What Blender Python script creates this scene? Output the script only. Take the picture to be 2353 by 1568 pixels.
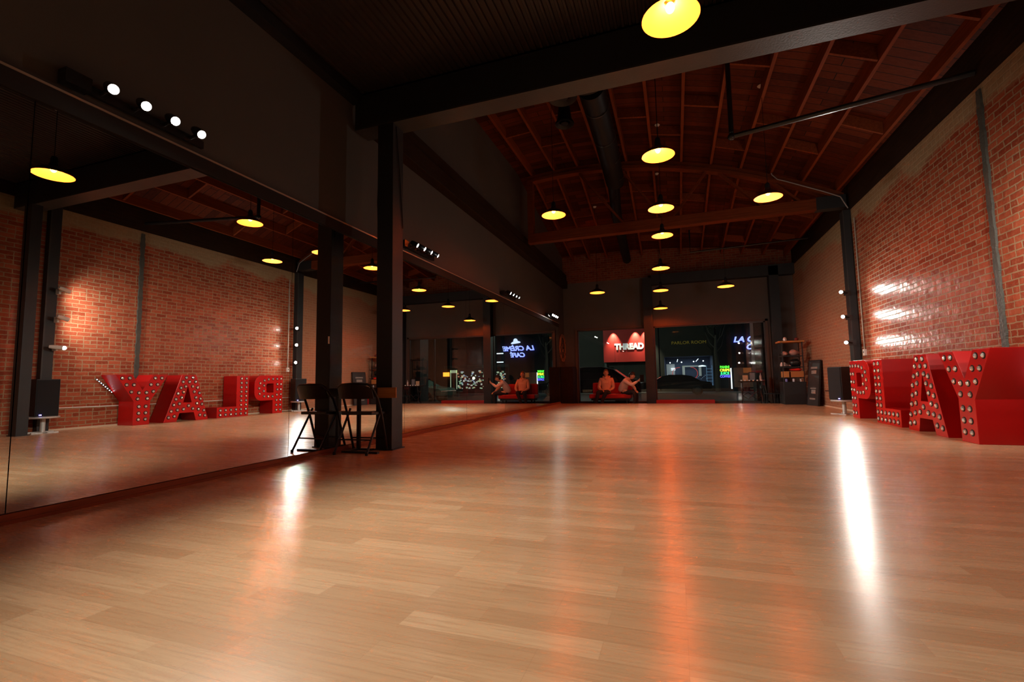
import bpy, bmesh, math, random
from mathutils import Vector, Matrix, Euler
random.seed(7)
PI = math.pi
S = bpy.context.scene
COL = S.collection
for o in list(bpy.data.objects):
    bpy.data.objects.remove(o)

# ------------------------------------------------------------------ camera, world, exposure
cam_data = bpy.data.cameras.new('camera')
cam_data.sensor_width = 36.0
cam_data.lens = 1076.7 / 2353 * 36.0
cam_data.clip_start = 0.02
cam_data.clip_end = 300
cam = bpy.data.objects.new('camera', cam_data)
COL.objects.link(cam)
def cam_axes(yaw, pitch, roll):
    f = Vector((-math.sin(yaw), math.cos(yaw), 0)); r = Vector((math.cos(yaw), math.sin(yaw), 0)); u = Vector((0, 0, 1))
    f, u = f * math.cos(pitch) + u * math.sin(pitch), u * math.cos(pitch) - f * math.sin(pitch)
    r, u = r * math.cos(roll) + u * math.sin(roll), u * math.cos(roll) - r * math.sin(roll)
    return r, u, f
cr, cu, cf = cam_axes(.334, .085, -.017)
cam.matrix_world = Matrix(((cr.x, cu.x, -cf.x, 0), (cr.y, cu.y, -cf.y, 0), (cr.z, cu.z, -cf.z, 0.75), (0, 0, 0, 1)))
S.camera = cam
S.view_settings.view_transform = 'Standard'
S.view_settings.look = 'None'
S.view_settings.gamma = 1.0
S.view_settings.exposure = 0.0
S.view_settings.use_curve_mapping = False
w = bpy.data.worlds.new('world'); S.world = w; w.use_nodes = True
w.node_tree.nodes['Background'].inputs[0].default_value = (.05, .045, .06, 1)
w.node_tree.nodes['Background'].inputs[1].default_value = .03
S.cycles.use_denoising = True
S.cycles.max_bounces = 10
S.cycles.diffuse_bounces = 4
S.cycles.glossy_bounces = 6
S.cycles.transmission_bounces = 8
S.cycles.transparent_max_bounces = 12
S.cycles.caustics_reflective = False
S.cycles.caustics_refractive = False
S.cycles.sample_clamp_indirect = 0.0
S.cycles.sample_clamp_direct = 0.0

SPOT_W = 162.0        # each head of the bars over the mirrors
COL_W = 54.0          # each head on the wall columns
BULB = 530.0         # radiance of a red bulb

# ------------------------------------------------------------------ materials
MATS = {}
def mat(name, color=(.5, .5, .5), rough=.5, metal=0., spec=.5, emit=None, es=0., noise=0., nscale=8., bump=0., bscale=60., trans=0., coat=0., ior=1.45, sheen=0.):
    if name in MATS: return MATS[name]
    m = bpy.data.materials.new(name); m.use_nodes = True
    nt = m.node_tree; b = nt.nodes['Principled BSDF']
    b.inputs['Base Color'].default_value = (*color, 1)
    b.inputs['Roughness'].default_value = rough
    b.inputs['Metallic'].default_value = metal
    b.inputs['Specular IOR Level'].default_value = spec
    b.inputs['IOR'].default_value = ior
    b.inputs['Transmission Weight'].default_value = trans
    b.inputs['Coat Weight'].default_value = coat
    b.inputs['Sheen Weight'].default_value = sheen
    if emit:
        b.inputs['Emission Color'].default_value = (*emit, 1)
        b.inputs['Emission Strength'].default_value = es
    tc = nt.nodes.new('ShaderNodeTexCoord')
    if noise:
        n = nt.nodes.new('ShaderNodeTexNoise'); n.inputs['Scale'].default_value = nscale; n.inputs['Detail'].default_value = 4
        nt.links.new(tc.outputs['Object'], n.inputs['Vector'])
        mx = nt.nodes.new('ShaderNodeMix'); mx.data_type = 'RGBA'
        mx.inputs['A'].default_value = (*[c * (1 - noise) for c in color], 1)
        mx.inputs['B'].default_value = (*[min(1, c * (1 + noise)) for c in color], 1)
        nt.links.new(n.outputs['Fac'], mx.inputs['Factor']); nt.links.new(mx.outputs['Result'], b.inputs['Base Color'])
    if bump:
        n = nt.nodes.new('ShaderNodeTexNoise'); n.inputs['Scale'].default_value = bscale; n.inputs['Detail'].default_value = 3
        nt.links.new(tc.outputs['Object'], n.inputs['Vector'])
        bp = nt.nodes.new('ShaderNodeBump'); bp.inputs['Strength'].default_value = bump; bp.inputs['Distance'].default_value = .01
        nt.links.new(n.outputs['Fac'], bp.inputs['Height']); nt.links.new(bp.outputs['Normal'], b.inputs['Normal'])
    MATS[name] = m
    return m

def nmath(nt, op, a, b=None, c=None):
    n = nt.nodes.new('ShaderNodeMath'); n.operation = op
    for i, v in enumerate((a, b, c)):
        if v is None: continue
        if isinstance(v, (int, float)): n.inputs[i].default_value = v
        else: nt.links.new(v, n.inputs[i])
    return n.outputs[0]
def nmix(nt, f, a, b):
    n = nt.nodes.new('ShaderNodeMix'); n.data_type = 'RGBA'
    for k, v in (('Factor', f), ('A', a), ('B', b)):
        if isinstance(v, (int, float)): n.inputs[k].default_value = v
        elif isinstance(v, tuple): n.inputs[k].default_value = (*v, 1)
        else: nt.links.new(v, n.inputs[k])
    return n.outputs['Result']
def ncomb(nt, x, y, z=0.):
    n = nt.nodes.new('ShaderNodeCombineXYZ')
    for i, v in enumerate((x, y, z)):
        if isinstance(v, (int, float)): n.inputs[i].default_value = v
        else: nt.links.new(v, n.inputs[i])
    return n.outputs[0]
def nnoise(nt, vec, scale, detail=4, rough=.5):
    n = nt.nodes.new('ShaderNodeTexNoise'); n.inputs['Scale'].default_value = scale; n.inputs['Detail'].default_value = detail; n.inputs['Roughness'].default_value = rough
    nt.links.new(vec, n.inputs['Vector']); return n.outputs['Fac']
def nramp(nt, f, p0, p1, c0=(0, 0, 0), c1=(1, 1, 1)):
    n = nt.nodes.new('ShaderNodeValToRGB'); n.color_ramp.elements[0].position = p0; n.color_ramp.elements[1].position = p1
    n.color_ramp.elements[0].color = (*c0, 1); n.color_ramp.elements[1].color = (*c1, 1)
    nt.links.new(f, n.inputs['Fac']); return n.outputs['Color']
def nbrick(nt, vec, bw, rh, ms, c1, c2, cm, off=.5, bias=0., smooth=.1, freq=2):
    n = nt.nodes.new('ShaderNodeTexBrick'); nt.links.new(vec, n.inputs['Vector'])
    n.inputs['Scale'].default_value = 1; n.inputs['Brick Width'].default_value = bw; n.inputs['Row Height'].default_value = rh
    n.inputs['Mortar Size'].default_value = ms; n.inputs['Mortar Smooth'].default_value = smooth; n.inputs['Bias'].default_value = bias
    n.inputs['Color1'].default_value = (*c1, 1); n.inputs['Color2'].default_value = (*c2, 1); n.inputs['Mortar'].default_value = (*cm, 1)
    n.offset = off; n.offset_frequency = freq
    return n
def base(name):
    m = bpy.data.materials.new(name); m.use_nodes = True; nt = m.node_tree
    b = nt.nodes['Principled BSDF']; tc = nt.nodes.new('ShaderNodeTexCoord')
    sp = nt.nodes.new('ShaderNodeSeparateXYZ'); nt.links.new(tc.outputs['Object'], sp.inputs[0])
    return m, nt, b, sp.outputs[0], sp.outputs[1], sp.outputs[2], tc.outputs['Object']

def brick_material(name, axis='y'):
    m, nt, b, X, Y, Z, O = base(name)
    U = Y if axis == 'y' else X
    wob = nnoise(nt, O, 2.2, 2)
    wob2 = nnoise(nt, O, 17, 3, .65)
    zz = nmath(nt, 'ADD', Z, nmath(nt, 'ADD', nmath(nt, 'MULTIPLY', nmath(nt, 'SUBTRACT', wob, .5), .03), nmath(nt, 'MULTIPLY', nmath(nt, 'SUBTRACT', wob2, .5), .018)))
    uu = nmath(nt, 'ADD', U, nmath(nt, 'MULTIPLY', nmath(nt, 'SUBTRACT', wob2, .5), .035))
    vec = ncomb(nt, uu, zz)
    cA, cB, cM = (.23, .042, .020), (.37, .088, .042), (.30, .195, .11)
    k1 = nbrick(nt, vec, .215, .0755, .0085, cA, cB, cM, smooth=.25)
    k2 = nbrick(nt, vec, .1075, .0755, .0085, cA, cB, cM, smooth=.25)
    row = nmath(nt, 'FLOOR', nmath(nt, 'DIVIDE', zz, .0755))
    hdr = nmath(nt, 'LESS_THAN', nmath(nt, 'MODULO', nmath(nt, 'ADD', row, 3), 6), .5)
    col = nmix(nt, hdr, k1.outputs['Color'], k2.outputs['Color'])
    mor = nmath(nt, 'ADD', nmath(nt, 'MULTIPLY', k1.outputs['Fac'], nmath(nt, 'SUBTRACT', 1, hdr)), nmath(nt, 'MULTIPLY', k2.outputs['Fac'], hdr))
    # blotches of mortar and lime wash over the bricks
    fine = nnoise(nt, O, 26, 5, .6)
    col = nmix(nt, nmath(nt, 'MULTIPLY', nramp(nt, fine, .52, .75), .30), col, (.38, .24, .13))
    dark = nnoise(nt, O, 5.5, 4)
    col = nmix(nt, nmath(nt, 'MULTIPLY', nramp(nt, dark, .58, .75), .45), col, (.17, .035, .018))
    big = nnoise(nt, O, .9, 5)
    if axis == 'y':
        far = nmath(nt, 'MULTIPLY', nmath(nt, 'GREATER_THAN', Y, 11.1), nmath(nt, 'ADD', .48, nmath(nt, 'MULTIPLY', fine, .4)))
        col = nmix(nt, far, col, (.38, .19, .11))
    edge = nmath(nt, 'SUBTRACT', Z, nmath(nt, 'ADD', 3.68, nmath(nt, 'MULTIPLY', nmath(nt, 'SUBTRACT', big, .5), .9)))
    top = nmath(nt, 'MINIMUM', nmath(nt, 'MAXIMUM', nmath(nt, 'MULTIPLY', edge, 7), 0), .88 if axis == 'y' else .0)
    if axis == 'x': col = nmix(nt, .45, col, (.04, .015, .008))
    col = nmix(nt, top, col, nmix(nt, fine, (.25, .18, .10), (.40, .29, .17)))
    nt.links.new(col, b.inputs['Base Color'])
    rg = nmath(nt, 'ADD', .12, nmath(nt, 'MULTIPLY', mor, .45))
    rg = nmath(nt, 'ADD', rg, nmath(nt, 'MULTIPLY', nnoise(nt, O, 9, 3), .22))
    nt.links.new(rg, b.inputs['Roughness'])
    b.inputs['Specular IOR Level'].default_value = .13
    h = nmath(nt, 'ADD', nmath(nt, 'ADD', nmath(nt, 'MULTIPLY', mor, -1.0), nmath(nt, 'MULTIPLY', fine, .35)), nmath(nt, 'MULTIPLY', nnoise(nt, O, 9, 2), 1.6))
    bp = nt.nodes.new('ShaderNodeBump'); bp.inputs['Strength'].default_value = .55; bp.inputs['Distance'].default_value = .008
    nt.links.new(h, bp.inputs['Height']); nt.links.new(bp.outputs['Normal'], b.inputs['Normal'])
    return m

def floor_material():
    m, nt, b, X, Y, Z, O = base('maple_laminate')
    v = ncomb(nt, X, Y)
    k = nbrick(nt, v, .62, .0945, .0004, (.51, .305, .165), (.65, .43, .25), (.42, .25, .135), off=.37, smooth=0.)
    g = nnoise(nt, ncomb(nt, nmath(nt, 'MULTIPLY', X, 2.5), nmath(nt, 'MULTIPLY', Y, 55), nmath(nt, 'MULTIPLY', k.outputs['Color'], 9)), 1.6, 5, .6)
    g2 = nnoise(nt, ncomb(nt, nmath(nt, 'MULTIPLY', X, 7), nmath(nt, 'MULTIPLY', Y, 150)), 1.3, 3, .6)
    col = nmix(nt, nmath(nt, 'MULTIPLY', nramp(nt, g, .42, .72), .6), k.outputs['Color'], (.42, .225, .11))
    col = nmix(nt, nmath(nt, 'MULTIPLY', nramp(nt, g2, .5, .75), .25), col, (.40, .21, .10))
    k2 = nbrick(nt, v, 1.29, .189, .0011, (0, 0, 0), (0, 0, 0), (1, 1, 1), off=.31, smooth=.0)
    col = nmix(nt, nmath(nt, 'MULTIPLY', k2.outputs['Fac'], .22), col, (.30, .16, .08))
    nt.links.new(col, b.inputs['Base Color'])
    rg = nmath(nt, 'ADD', .235, nmath(nt, 'MULTIPLY', g, .07))
    nt.links.new(rg, b.inputs['Roughness'])
    b.inputs['Specular IOR Level'].default_value = .55
    b.inputs['Anisotropic'].default_value = .55
    nt.links.new(ncomb(nt, 0., 1., 0.), b.inputs['Tangent'])
    h = nmath(nt, 'ADD', nmath(nt, 'MULTIPLY', k2.outputs['Fac'], -.3), nmath(nt, 'MULTIPLY', g2, .10))
    bp = nt.nodes.new('ShaderNodeBump'); bp.inputs['Strength'].default_value = .12; bp.inputs['Distance'].default_value = .002
    nt.links.new(h, bp.inputs['Height']); nt.links.new(bp.outputs['Normal'], b.inputs['Normal'])
    return m

def wood_material(name, c1, c2, along='y', scale=1., rough=.65, boards=None):
    m, nt, b, X, Y, Z, O = base(name)
    A, B_, C = {'y': (Y, X, Z), 'x': (X, Y, Z), 'z': (Z, X, Y)}[along]
    v = ncomb(nt, nmath(nt, 'MULTIPLY', A, 1.2 * scale), nmath(nt, 'MULTIPLY', B_, 22 * scale), nmath(nt, 'MULTIPLY', C, 22 * scale))
    g = nnoise(nt, v, 1.5, 5, .6)
    col = nmix(nt, nramp(nt, g, .3, .7), c1, c2)
    if boards:
        k = nbrick(nt, ncomb(nt, X, Y), boards[0], boards[1], .006, (.0, .0, .0), (1, 1, 1), (.5, .5, .5), off=.42)
        sh = nmix(nt, .45, col, nmix(nt, k.outputs['Color'], tuple(c * .5 for c in c1), tuple(min(1, c * 1.6) for c in c2)))
        col = nmix(nt, k.outputs['Fac'], sh, (.012, .008, .005))
    nt.links.new(col, b.inputs['Base Color']); b.inputs['Roughness'].default_value = rough; b.inputs['Specular IOR Level'].default_value = .08
    bp = nt.nodes.new('ShaderNodeBump'); bp.inputs['Strength'].default_value = .3; bp.inputs['Distance'].default_value = .004
    nt.links.new(g, bp.inputs['Height']); nt.links.new(bp.outputs['Normal'], b.inputs['Normal'])
    MATS[name] = m
    return m

def glass_material():
    m = bpy.data.materials.new('window_glass'); m.use_nodes = True; nt = m.node_tree
    for n in list(nt.nodes): nt.nodes.remove(n)
    out = nt.nodes.new('ShaderNodeOutputMaterial'); mx = nt.nodes.new('ShaderNodeMixShader')
    tr = nt.nodes.new('ShaderNodeBsdfTransparent'); tr.inputs[0].default_value = (.93, .96, .95, 1)
    gl = nt.nodes.new('ShaderNodeBsdfGlossy'); gl.inputs['Roughness'].default_value = .0
    fr = nt.nodes.new('ShaderNodeFresnel'); fr.inputs['IOR'].default_value = 1.6
    nt.links.new(fr.outputs[0], mx.inputs[0]); nt.links.new(tr.outputs[0], mx.inputs[1]); nt.links.new(gl.outputs[0], mx.inputs[2])
    nt.links.new(mx.outputs[0], out.inputs[0])
    return m

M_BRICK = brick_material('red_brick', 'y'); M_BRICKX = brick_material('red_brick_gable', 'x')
M_FLOOR = floor_material(); M_GLASS = glass_material()
M_DECK = wood_material('roof_deck_boards', (.042, .0075, .0022), (.10, .020, .0055), 'x', boards=(2.4, .17))
M_JOIST = wood_material('joist_wood', (.14, .030, .008), (.225, .050, .013), 'y')
M_TIMBER = wood_material('truss_timber', (.11, .025, .007), (.18, .042, .011), 'x')
M_BEAM = wood_material('dark_beam', (.016, .009, .006), (.034, .017, .009), 'y')
M_WOODX = wood_material('warm_wood', (.36, .15, .05), (.52, .25, .09), 'x')
M_BASEW = wood_material('mirror_base_wood', (.22, .07, .03), (.32, .11, .05), 'y', rough=.45)
M_STEEL = mat('charcoal_steel', (.015, .015, .016), .5, spec=.5, noise=.3, nscale=3, bump=.15, bscale=40)
M_FLANGE = mat('grey_steel_flange', (.035, .032, .030), .4, noise=.35, nscale=4, bump=.2, bscale=50)
M_WALL = mat('charcoal_plaster', (.066, .056, .050), .75, noise=.12, nscale=1.5, bump=.12, bscale=90)
M_HEAD = mat('grey_header_wall', (.10, .080, .070), .8, noise=.12, nscale=2, bump=.1, bscale=60)
M_CORR = mat('dark_corrugated_steel', (.030, .022, .018), .42, spec=.4, noise=.2, nscale=2)
M_BLACK = mat('matte_black', (.012, .012, .013), .5, bump=.1, bscale=120)
M_BLACKG = mat('satin_black', (.014, .014, .015), .25, spec=.6)
M_CONC = mat('grey_concrete', (.055, .052, .042), .6, noise=.45, nscale=9, bump=.7, bscale=30)
M_DFLOOR = mat('dark_concrete_floor', (.03, .026, .024), .35, noise=.3, nscale=4)
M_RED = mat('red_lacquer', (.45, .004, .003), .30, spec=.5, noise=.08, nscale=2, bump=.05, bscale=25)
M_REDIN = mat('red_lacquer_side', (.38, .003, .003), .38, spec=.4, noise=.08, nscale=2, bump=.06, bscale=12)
M_SOCK = mat('dark_socket', (.02, .015, .012), .4, metal=.6)
M_BULBG = mat('clear_glass_bulb', (.85, .82, .78), .10, metal=.7, spec=1.0, coat=1.0, noise=.25, nscale=160)
M_ALU = mat('brushed_aluminium', (.62, .60, .57), .35, metal=.45, noise=.15, nscale=30)
M_WHITEP = mat('white_paint', (.75, .73, .68), .45)
M_ENAMEL = mat('cream_enamel', (.88, .90, .86), .45)
M_SHADEO = mat('dark_shade_enamel', (.03, .012, .010), .3)
M_COUCH = mat('red_upholstery', (.42, .010, .008), .8, sheen=.3, bump=.3, bscale=120)
M_SKIN = mat('skin', (.62, .34, .23), .55, noise=.06, nscale=12)
M_HOOD = mat('peach_hoodie_cloth', (.62, .36, .26), .9, noise=.15, nscale=14, bump=.4, bscale=70)
M_SHIRT = mat('pale_shirt_cloth', (.60, .50, .46), .9, noise=.12, nscale=12, bump=.4, bscale=60)
M_PANTS = mat('black_trouser_cloth', (.015, .014, .018), .85, bump=.3, bscale=80)
M_HAIRB = mat('brown_hair', (.16, .07, .03), .6, bump=.6, bscale=110)
M_HAIRK = mat('black_hair', (.012, .010, .010), .5, bump=.6, bscale=110)
M_MIRROR = mat('mirror_silver', (.84, .86, .85), .0, metal=1.)
M_ROAD = mat('asphalt', (.055, .058, .056), .75, noise=.25, nscale=2, bump=.3, bscale=20)
M_WALK = mat('sidewalk_concrete', (.16, .17, .16), .8, noise=.2, nscale=2)
M_FACADE = mat('dark_facade', (.045, .048, .040), .8, noise=.3, nscale=1)
def emis(name, c, s): return mat(name, (0, 0, 0), .5, emit=c, es=s)

# ------------------------------------------------------------------ mesh collector
class MB:
    def __init__(self): self.v = []; self.f = []; self.mi = []; self.m = 0
    def add(self, vs, fs, T=None):
        n = len(self.v)
        for p in vs:
            p = Vector(p)
            self.v.append(T @ p if T else p)
        for f in fs: self.f.append([n + i for i in f]); self.mi.append(self.m)
        return self
    def box(self, a, b, T=None):
        (x0, y0, z0), (x1, y1, z1) = a, b
        x0, x1 = min(x0, x1), max(x0, x1); y0, y1 = min(y0, y1), max(y0, y1); z0, z1 = min(z0, z1), max(z0, z1)
        return self.add([(x0, y0, z0), (x1, y0, z0), (x1, y1, z0), (x0, y1, z0), (x0, y0, z1), (x1, y0, z1), (x1, y1, z1), (x0, y1, z1)],
                        [(0, 3, 2, 1), (4, 5, 6, 7), (0, 1, 5, 4), (1, 2, 6, 5), (2, 3, 7, 6), (3, 0, 4, 7)], T)
    def bar(self, p, q, wdt, hgt, up=(0, 0, 1)):
        p, q = Vector(p), Vector(q); d = (q - p); L = d.length; d.normalize(); u = Vector(up)
        if abs(d.dot(u)) > .99: u = Vector((1, 0, 0))
        s = d.cross(u).normalized(); u = s.cross(d)
        T = Matrix.Translation(p) @ Matrix((s, d, u)).transposed().to_4x4()
        return self.box((-wdt / 2, 0, -hgt / 2), (wdt / 2, L, hgt / 2), T)
    def tube(self, pts, r, n=10, caps=True, closed=False):
        pts = [Vector(p) for p in pts]; N = len(pts)
        rs = r if isinstance(r, (list, tuple)) else [r] * N
        rings = []; prev = None
        for i, p in enumerate(pts):
            a = pts[(i - 1) % N] if (closed or i > 0) else p; b = pts[(i + 1) % N] if (closed or i < N - 1) else p
            d = (b - a).normalized()
            u = prev if prev is not None else (Vector((0, 0, 1)) if abs(d.z) < .9 else Vector((1, 0, 0)))
            s = d.cross(u)
            if s.length < 1e-4: s = d.cross(Vector((0, 1, 0)))
            s.normalize(); u = s.cross(d).normalized(); prev = u
            rings.append([p + (s * math.cos(2 * PI * k / n) + u * math.sin(2 * PI * k / n)) * rs[i] for k in range(n)])
        vs = [q for R in rings for q in R]; fs = []
        for i in range(N if closed else N - 1):
            j = (i + 1) % N
            for k in range(n): fs.append((i * n + k, i * n + (k + 1) % n, j * n + (k + 1) % n, j * n + k))
        if caps and not closed: fs.append(tuple(range(n))[::-1]); fs.append(tuple((N - 1) * n + k for k in range(n)))
        return self.add(vs, fs)
    def lathe(self, prof, n=24, T=None, cap0=False, cap1=False):
        vs = [(r * math.cos(2 * PI * k / n), r * math.sin(2 * PI * k / n), z) for r, z in prof for k in range(n)]
        fs = [(i * n + k, i * n + (k + 1) % n, (i + 1) * n + (k + 1) % n, (i + 1) * n + k) for i in range(len(prof) - 1) for k in range(n)]
        if cap0: fs.append(tuple(range(n))[::-1])
        if cap1: fs.append(tuple((len(prof) - 1) * n + k for k in range(n)))
        return self.add(vs, fs, T)
    def sphere(self, c, r, n=16, m=10, sc=(1, 1, 1)):
        prof = [(max(1e-4, math.sin(PI * i / m)) , -math.cos(PI * i / m)) for i in range(m + 1)]
        T = Matrix.Translation(Vector(c)) @ Matrix.Diagonal((r * sc[0], r * sc[1], r * sc[2], 1))
        return self.lathe(prof, n, T)
    def prism(self, poly, d, T=None):      # poly in local xy, extruded from z=0 to z=d
        n = len(poly)
        vs = [(x, y, 0) for x, y in poly] + [(x, y, d) for x, y in poly]
        fs = [tuple(range(n))[::-1], tuple(range(n, 2 * n))] + [(i, (i + 1) % n, n + (i + 1) % n, n + i) for i in range(n)]
        return self.add(vs, fs, T)
    def build(self, name, material, parent=None, smooth=False, bevel=0., loc=None):
        me = bpy.data.meshes.new(name)
        me.from_pydata([tuple(v) for v in self.v], [], self.f)
        for mm in (material if isinstance(material, (list, tuple)) else [material]): me.materials.append(mm)
        for p, k in zip(me.polygons, self.mi): p.material_index = k
        bm = bmesh.new(); bm.from_mesh(me); bmesh.ops.recalc_face_normals(bm, faces=bm.faces); bm.to_mesh(me); bm.free()
        if smooth:
            for p in me.polygons: p.use_smooth = True
        o = bpy.data.objects.new(name, me); COL.objects.link(o)
        if smooth:
            es = o.modifiers.new('edges', 'EDGE_SPLIT'); es.split_angle = math.radians(40)
        if bevel:
            bv = o.modifiers.new('bevel', 'BEVEL'); bv.width = bevel; bv.segments = 2; bv.limit_method = 'ANGLE'
        if parent: o.parent = parent
        if loc: o.location = loc
        return o

def tag(o, label=None, cat=None, group=None, kind=None):
    if label: o['label'] = label
    if cat: o['category'] = cat
    if group: o['group'] = group
    if kind: o['kind'] = kind
    return o
def thing(name, label, cat, loc=(0, 0, 0), rz=0., group=None):
    o = bpy.data.objects.new(name, None); COL.objects.link(o); o.location = loc; o.rotation_euler = (0, 0, rz); o.empty_display_size = .1
    return tag(o, label, cat, group)
def struct(o): return tag(o, kind='structure')
def copy_tree(o, parent=None):
    c = o.copy(); COL.objects.link(c)
    if parent: c.parent = parent
    for ch in [x for x in bpy.data.objects if x.parent == o]: copy_tree(ch, c)
    return c
def frame(o, x, y, z):        # matrix with given axes at o
    return Matrix.Translation(Vector(o)) @ Matrix((Vector(x), Vector(y), Vector(z))).transposed().to_4x4()

# ------------------------------------------------------------------ room shell
XL, XR, YB, YE, YW = -3.60, 3.45, -4.0, 14.85, 15.9     # left wall face, right wall face, back, end of dance floor, window wall
XM = -3.567                                              # mirror face
def zarch(x): return 5.93 - .0478 * (x + 2.2) ** 2       # underside of the roof joists
def zroof(x, y):                                         # past the truss the roof comes down towards the street wall
    z = zarch(x)
    return z if y < 11 else z - (y - 11) / 4.9 * (z - 4.3) * .65
struct(MB().box((XL - .1, YB, -.2), (XR + .1, YE, 0)).build('floor', M_FLOOR))
struct(MB().box((XL - .1, YE, -.4), (XR + .1, YW + .35, -.2)).build('floor', M_DFLOOR))
struct(MB().box((XL - .25, YB, -.2), (XL, YW + .35, 6.3)).build('wall_left', M_WALL))
struct(MB().box((XR, YB, -.2), (XR + .35, YW + .35, 4.06)).build('wall_right', M_BRICK))
struct(MB().box((XL, YB - .2, -.2), (XR, YB, 6.3)).build('wall_back', M_WALL))
struct(MB().box((XR, YB, 4.06), (XR + .35, YW + .35, 6.0)).build('trim_1', M_BEAM))
# window wall: header, side pieces, sill, brick gable above
wf = struct(MB().box((XL, YW, 2.44), (XR, YW + .3, 4.1)).box((XL, YW, -.4), (-3.14, YW + .3, 2.44)).box((2.63, YW, -.4), (XR, YW + .3, 2.44))
            .box((-3.14, YW, -.4), (2.63, YW + .3, -.02)).box((-.88, YW, -.02), (-.62, YW + .3, 2.44)).build('wall_far', M_HEAD))
gp = [(XL, 4.1), (XR, 4.1)] + [(x, zroof(x, YW) + .3) for x in [3.45, 2.5, 1.5, .5, -.5, -1.5, -2.5, -3.6]]
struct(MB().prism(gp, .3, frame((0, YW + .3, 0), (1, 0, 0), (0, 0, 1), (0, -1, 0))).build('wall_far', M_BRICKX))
# roof: joists and blocking hang under a curved deck
xs = [XL + (XR - XL) * i / 36 for i in range(37)]
mb = MB(); ys = [4.7, 11.0, YW + .3]
for i in range(36):
    for k in range(2):
        a, b, c, d = xs[i], xs[i + 1], ys[k], ys[k + 1]
        q = [(a, c), (b, c), (b, d), (a, d)]
        mb.add([(u, v, zroof(u, v) + .2) for u, v in q] + [(u, v, zroof(u, v) + .32) for u, v in q], [(0, 3, 2, 1), (4, 5, 6, 7), (0, 1, 5, 4), (2, 3, 7, 6)])
roof = struct(mb.build('ceiling', M_DECK))
JX = [-3.2, -2.62, -2.04, -1.47, -.88, -.29, .33, .94, 1.53, 2.10, 2.68, 3.27]
for x in JX:
    mb = MB()
    for y0, y1 in ((4.85, 11.0), (11.0, YW)):
        z0, z1 = zroof(x, y0), zroof(x, y1)
        mb.add([(x - .025, y0, z0), (x + .025, y0, z0), (x + .025, y1, z1), (x - .025, y1, z1), (x - .025, y0, z0 + .21), (x + .025, y0, z0 + .21), (x + .025, y1, z1 + .21), (x - .025, y1, z1 + .21)],
               [(0, 3, 2, 1), (4, 5, 6, 7), (0, 1, 5, 4), (1, 2, 6, 5), (2, 3, 7, 6), (3, 0, 4, 7)])
    mb.build('joist', M_JOIST, roof)
rows = {0: (6.1, 8.6, 12.6, 14.4), 1: (7.0, 9.7, 13.2), 2: (6.6, 9.0, 12.2, 14.9), 3: (7.4, 10.1, 13.6)}
for i in range(len(JX) - 1):
    for y in rows[(i * 7 + 2) % 4]:
        a, b = JX[i] + .025, JX[i + 1] - .025; za, zb = zroof(a, y) + .01, zroof(b, y) + .01
        MB().add([(a, y, za), (b, y, zb), (b, y, zb + .19), (a, y, za + .19), (a, y + .04, za), (b, y + .04, zb), (b, y + .04, zb + .19), (a, y + .04, za + .19)],
                 [(0, 1, 2, 3), (7, 6, 5, 4), (0, 4, 5, 1), (3, 2, 6, 7), (0, 3, 7, 4), (1, 5, 6, 2)]).build('blocking', M_JOIST, roof)
# corrugated ceiling of the near bay
mb = MB(); zc = 4.28; vs = []; x = XL
while x < XR:
    p = .0705
    for dx, dz in ((0, 0), (.022, 0), (.030, .022), (.062, .022)): vs.append((x + dx, zc + dz))
    x += p
for i in range(len(vs) - 1):
    (a, za), (b, zb) = vs[i], vs[i + 1]
    mb.add([(a, YB, za), (b, YB, zb), (b, 4.6, zb), (a, 4.6, za)], [(0, 1, 2, 3)])
mb.box((XL, YB, zc + .05), (XR, 4.6, zc + .12))
struct(mb.build('ceiling', M_CORR))
struct(MB().box((XL, 4.69, 4.28), (XR, 4.75, 6.4)).build('light_stop_wall', M_WALL))  # wall piece added above the lintel to stop light
struct(MB().box((XL, YB, 4.16), (XL + .12, 4.57, 4.28)).build('trim_3', M_BLACK))

# portal frame: two posts and a lintel of rolled steel
def post(label, x0, x1, y0, y1, z1, name='steel_post', m=M_STEEL, m2=M_FLANGE, group=None):
    o = MB()
    t = .016
    o.box((x0, y0, 0), (x1, y0 + t, z1)).box((x0, y1 - t, 0), (x1, y1, z1))
    o.box(((x0 + x1) / 2 - t / 2, y0 + t, 0), ((x0 + x1) / 2 + t / 2, y1 - t, z1))
    return o
def steel_post(label, x0, x1, y0, y1, z1):
    t = thing('steel_post', label, 'post', ((x0 + x1) / 2, (y0 + y1) / 2, 0))
    a, b = (x1 - x0) / 2, (y1 - y0) / 2
    o = MB().box((-a, -b, 0), (a, b, z1)).build('shaft', M_STEEL, t, bevel=.004)
    MB().box((-a - .02, -b - .01, 0), (a + .02, b + .02, .012)).build('base_plate', M_STEEL, t)
    return t
pl = steel_post('black steel post beside the folding chair, carrying the left end of the lintel', -3.24, -3.03, 4.57, 4.79, 3.83)
MB().tube([(.115, -.06, 3.8), (.117, .02, 3.2), (.112, .10, 2.6)], .005, 6).build('cable', M_BLACKG, pl)
MB().tube([(-.115, -.07, 3.3), (-.122, -.08, 2.9), (-.12, -.07, 2.6), (-.111, -.07, 2.55)], .008, 6).build('cable', M_BLACKG, pl)
steel_post('black steel post before the brick wall, carrying the right end of the lintel', 2.84, 3.04, 4.535, 4.685, 3.83)
lt = thing('steel_lintel', 'wide black steel beam crossing the room under the corrugated ceiling', 'beam', (-.07, 4.68, 3.83))
MB().box((-3.5, -.11, 0), (3.5, .15, .02)).build('flange', M_FLANGE, lt)
MB().box((-3.5, -.11, .02), (3.5, -.09, .45)).build('web', M_STEEL, lt)
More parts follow.
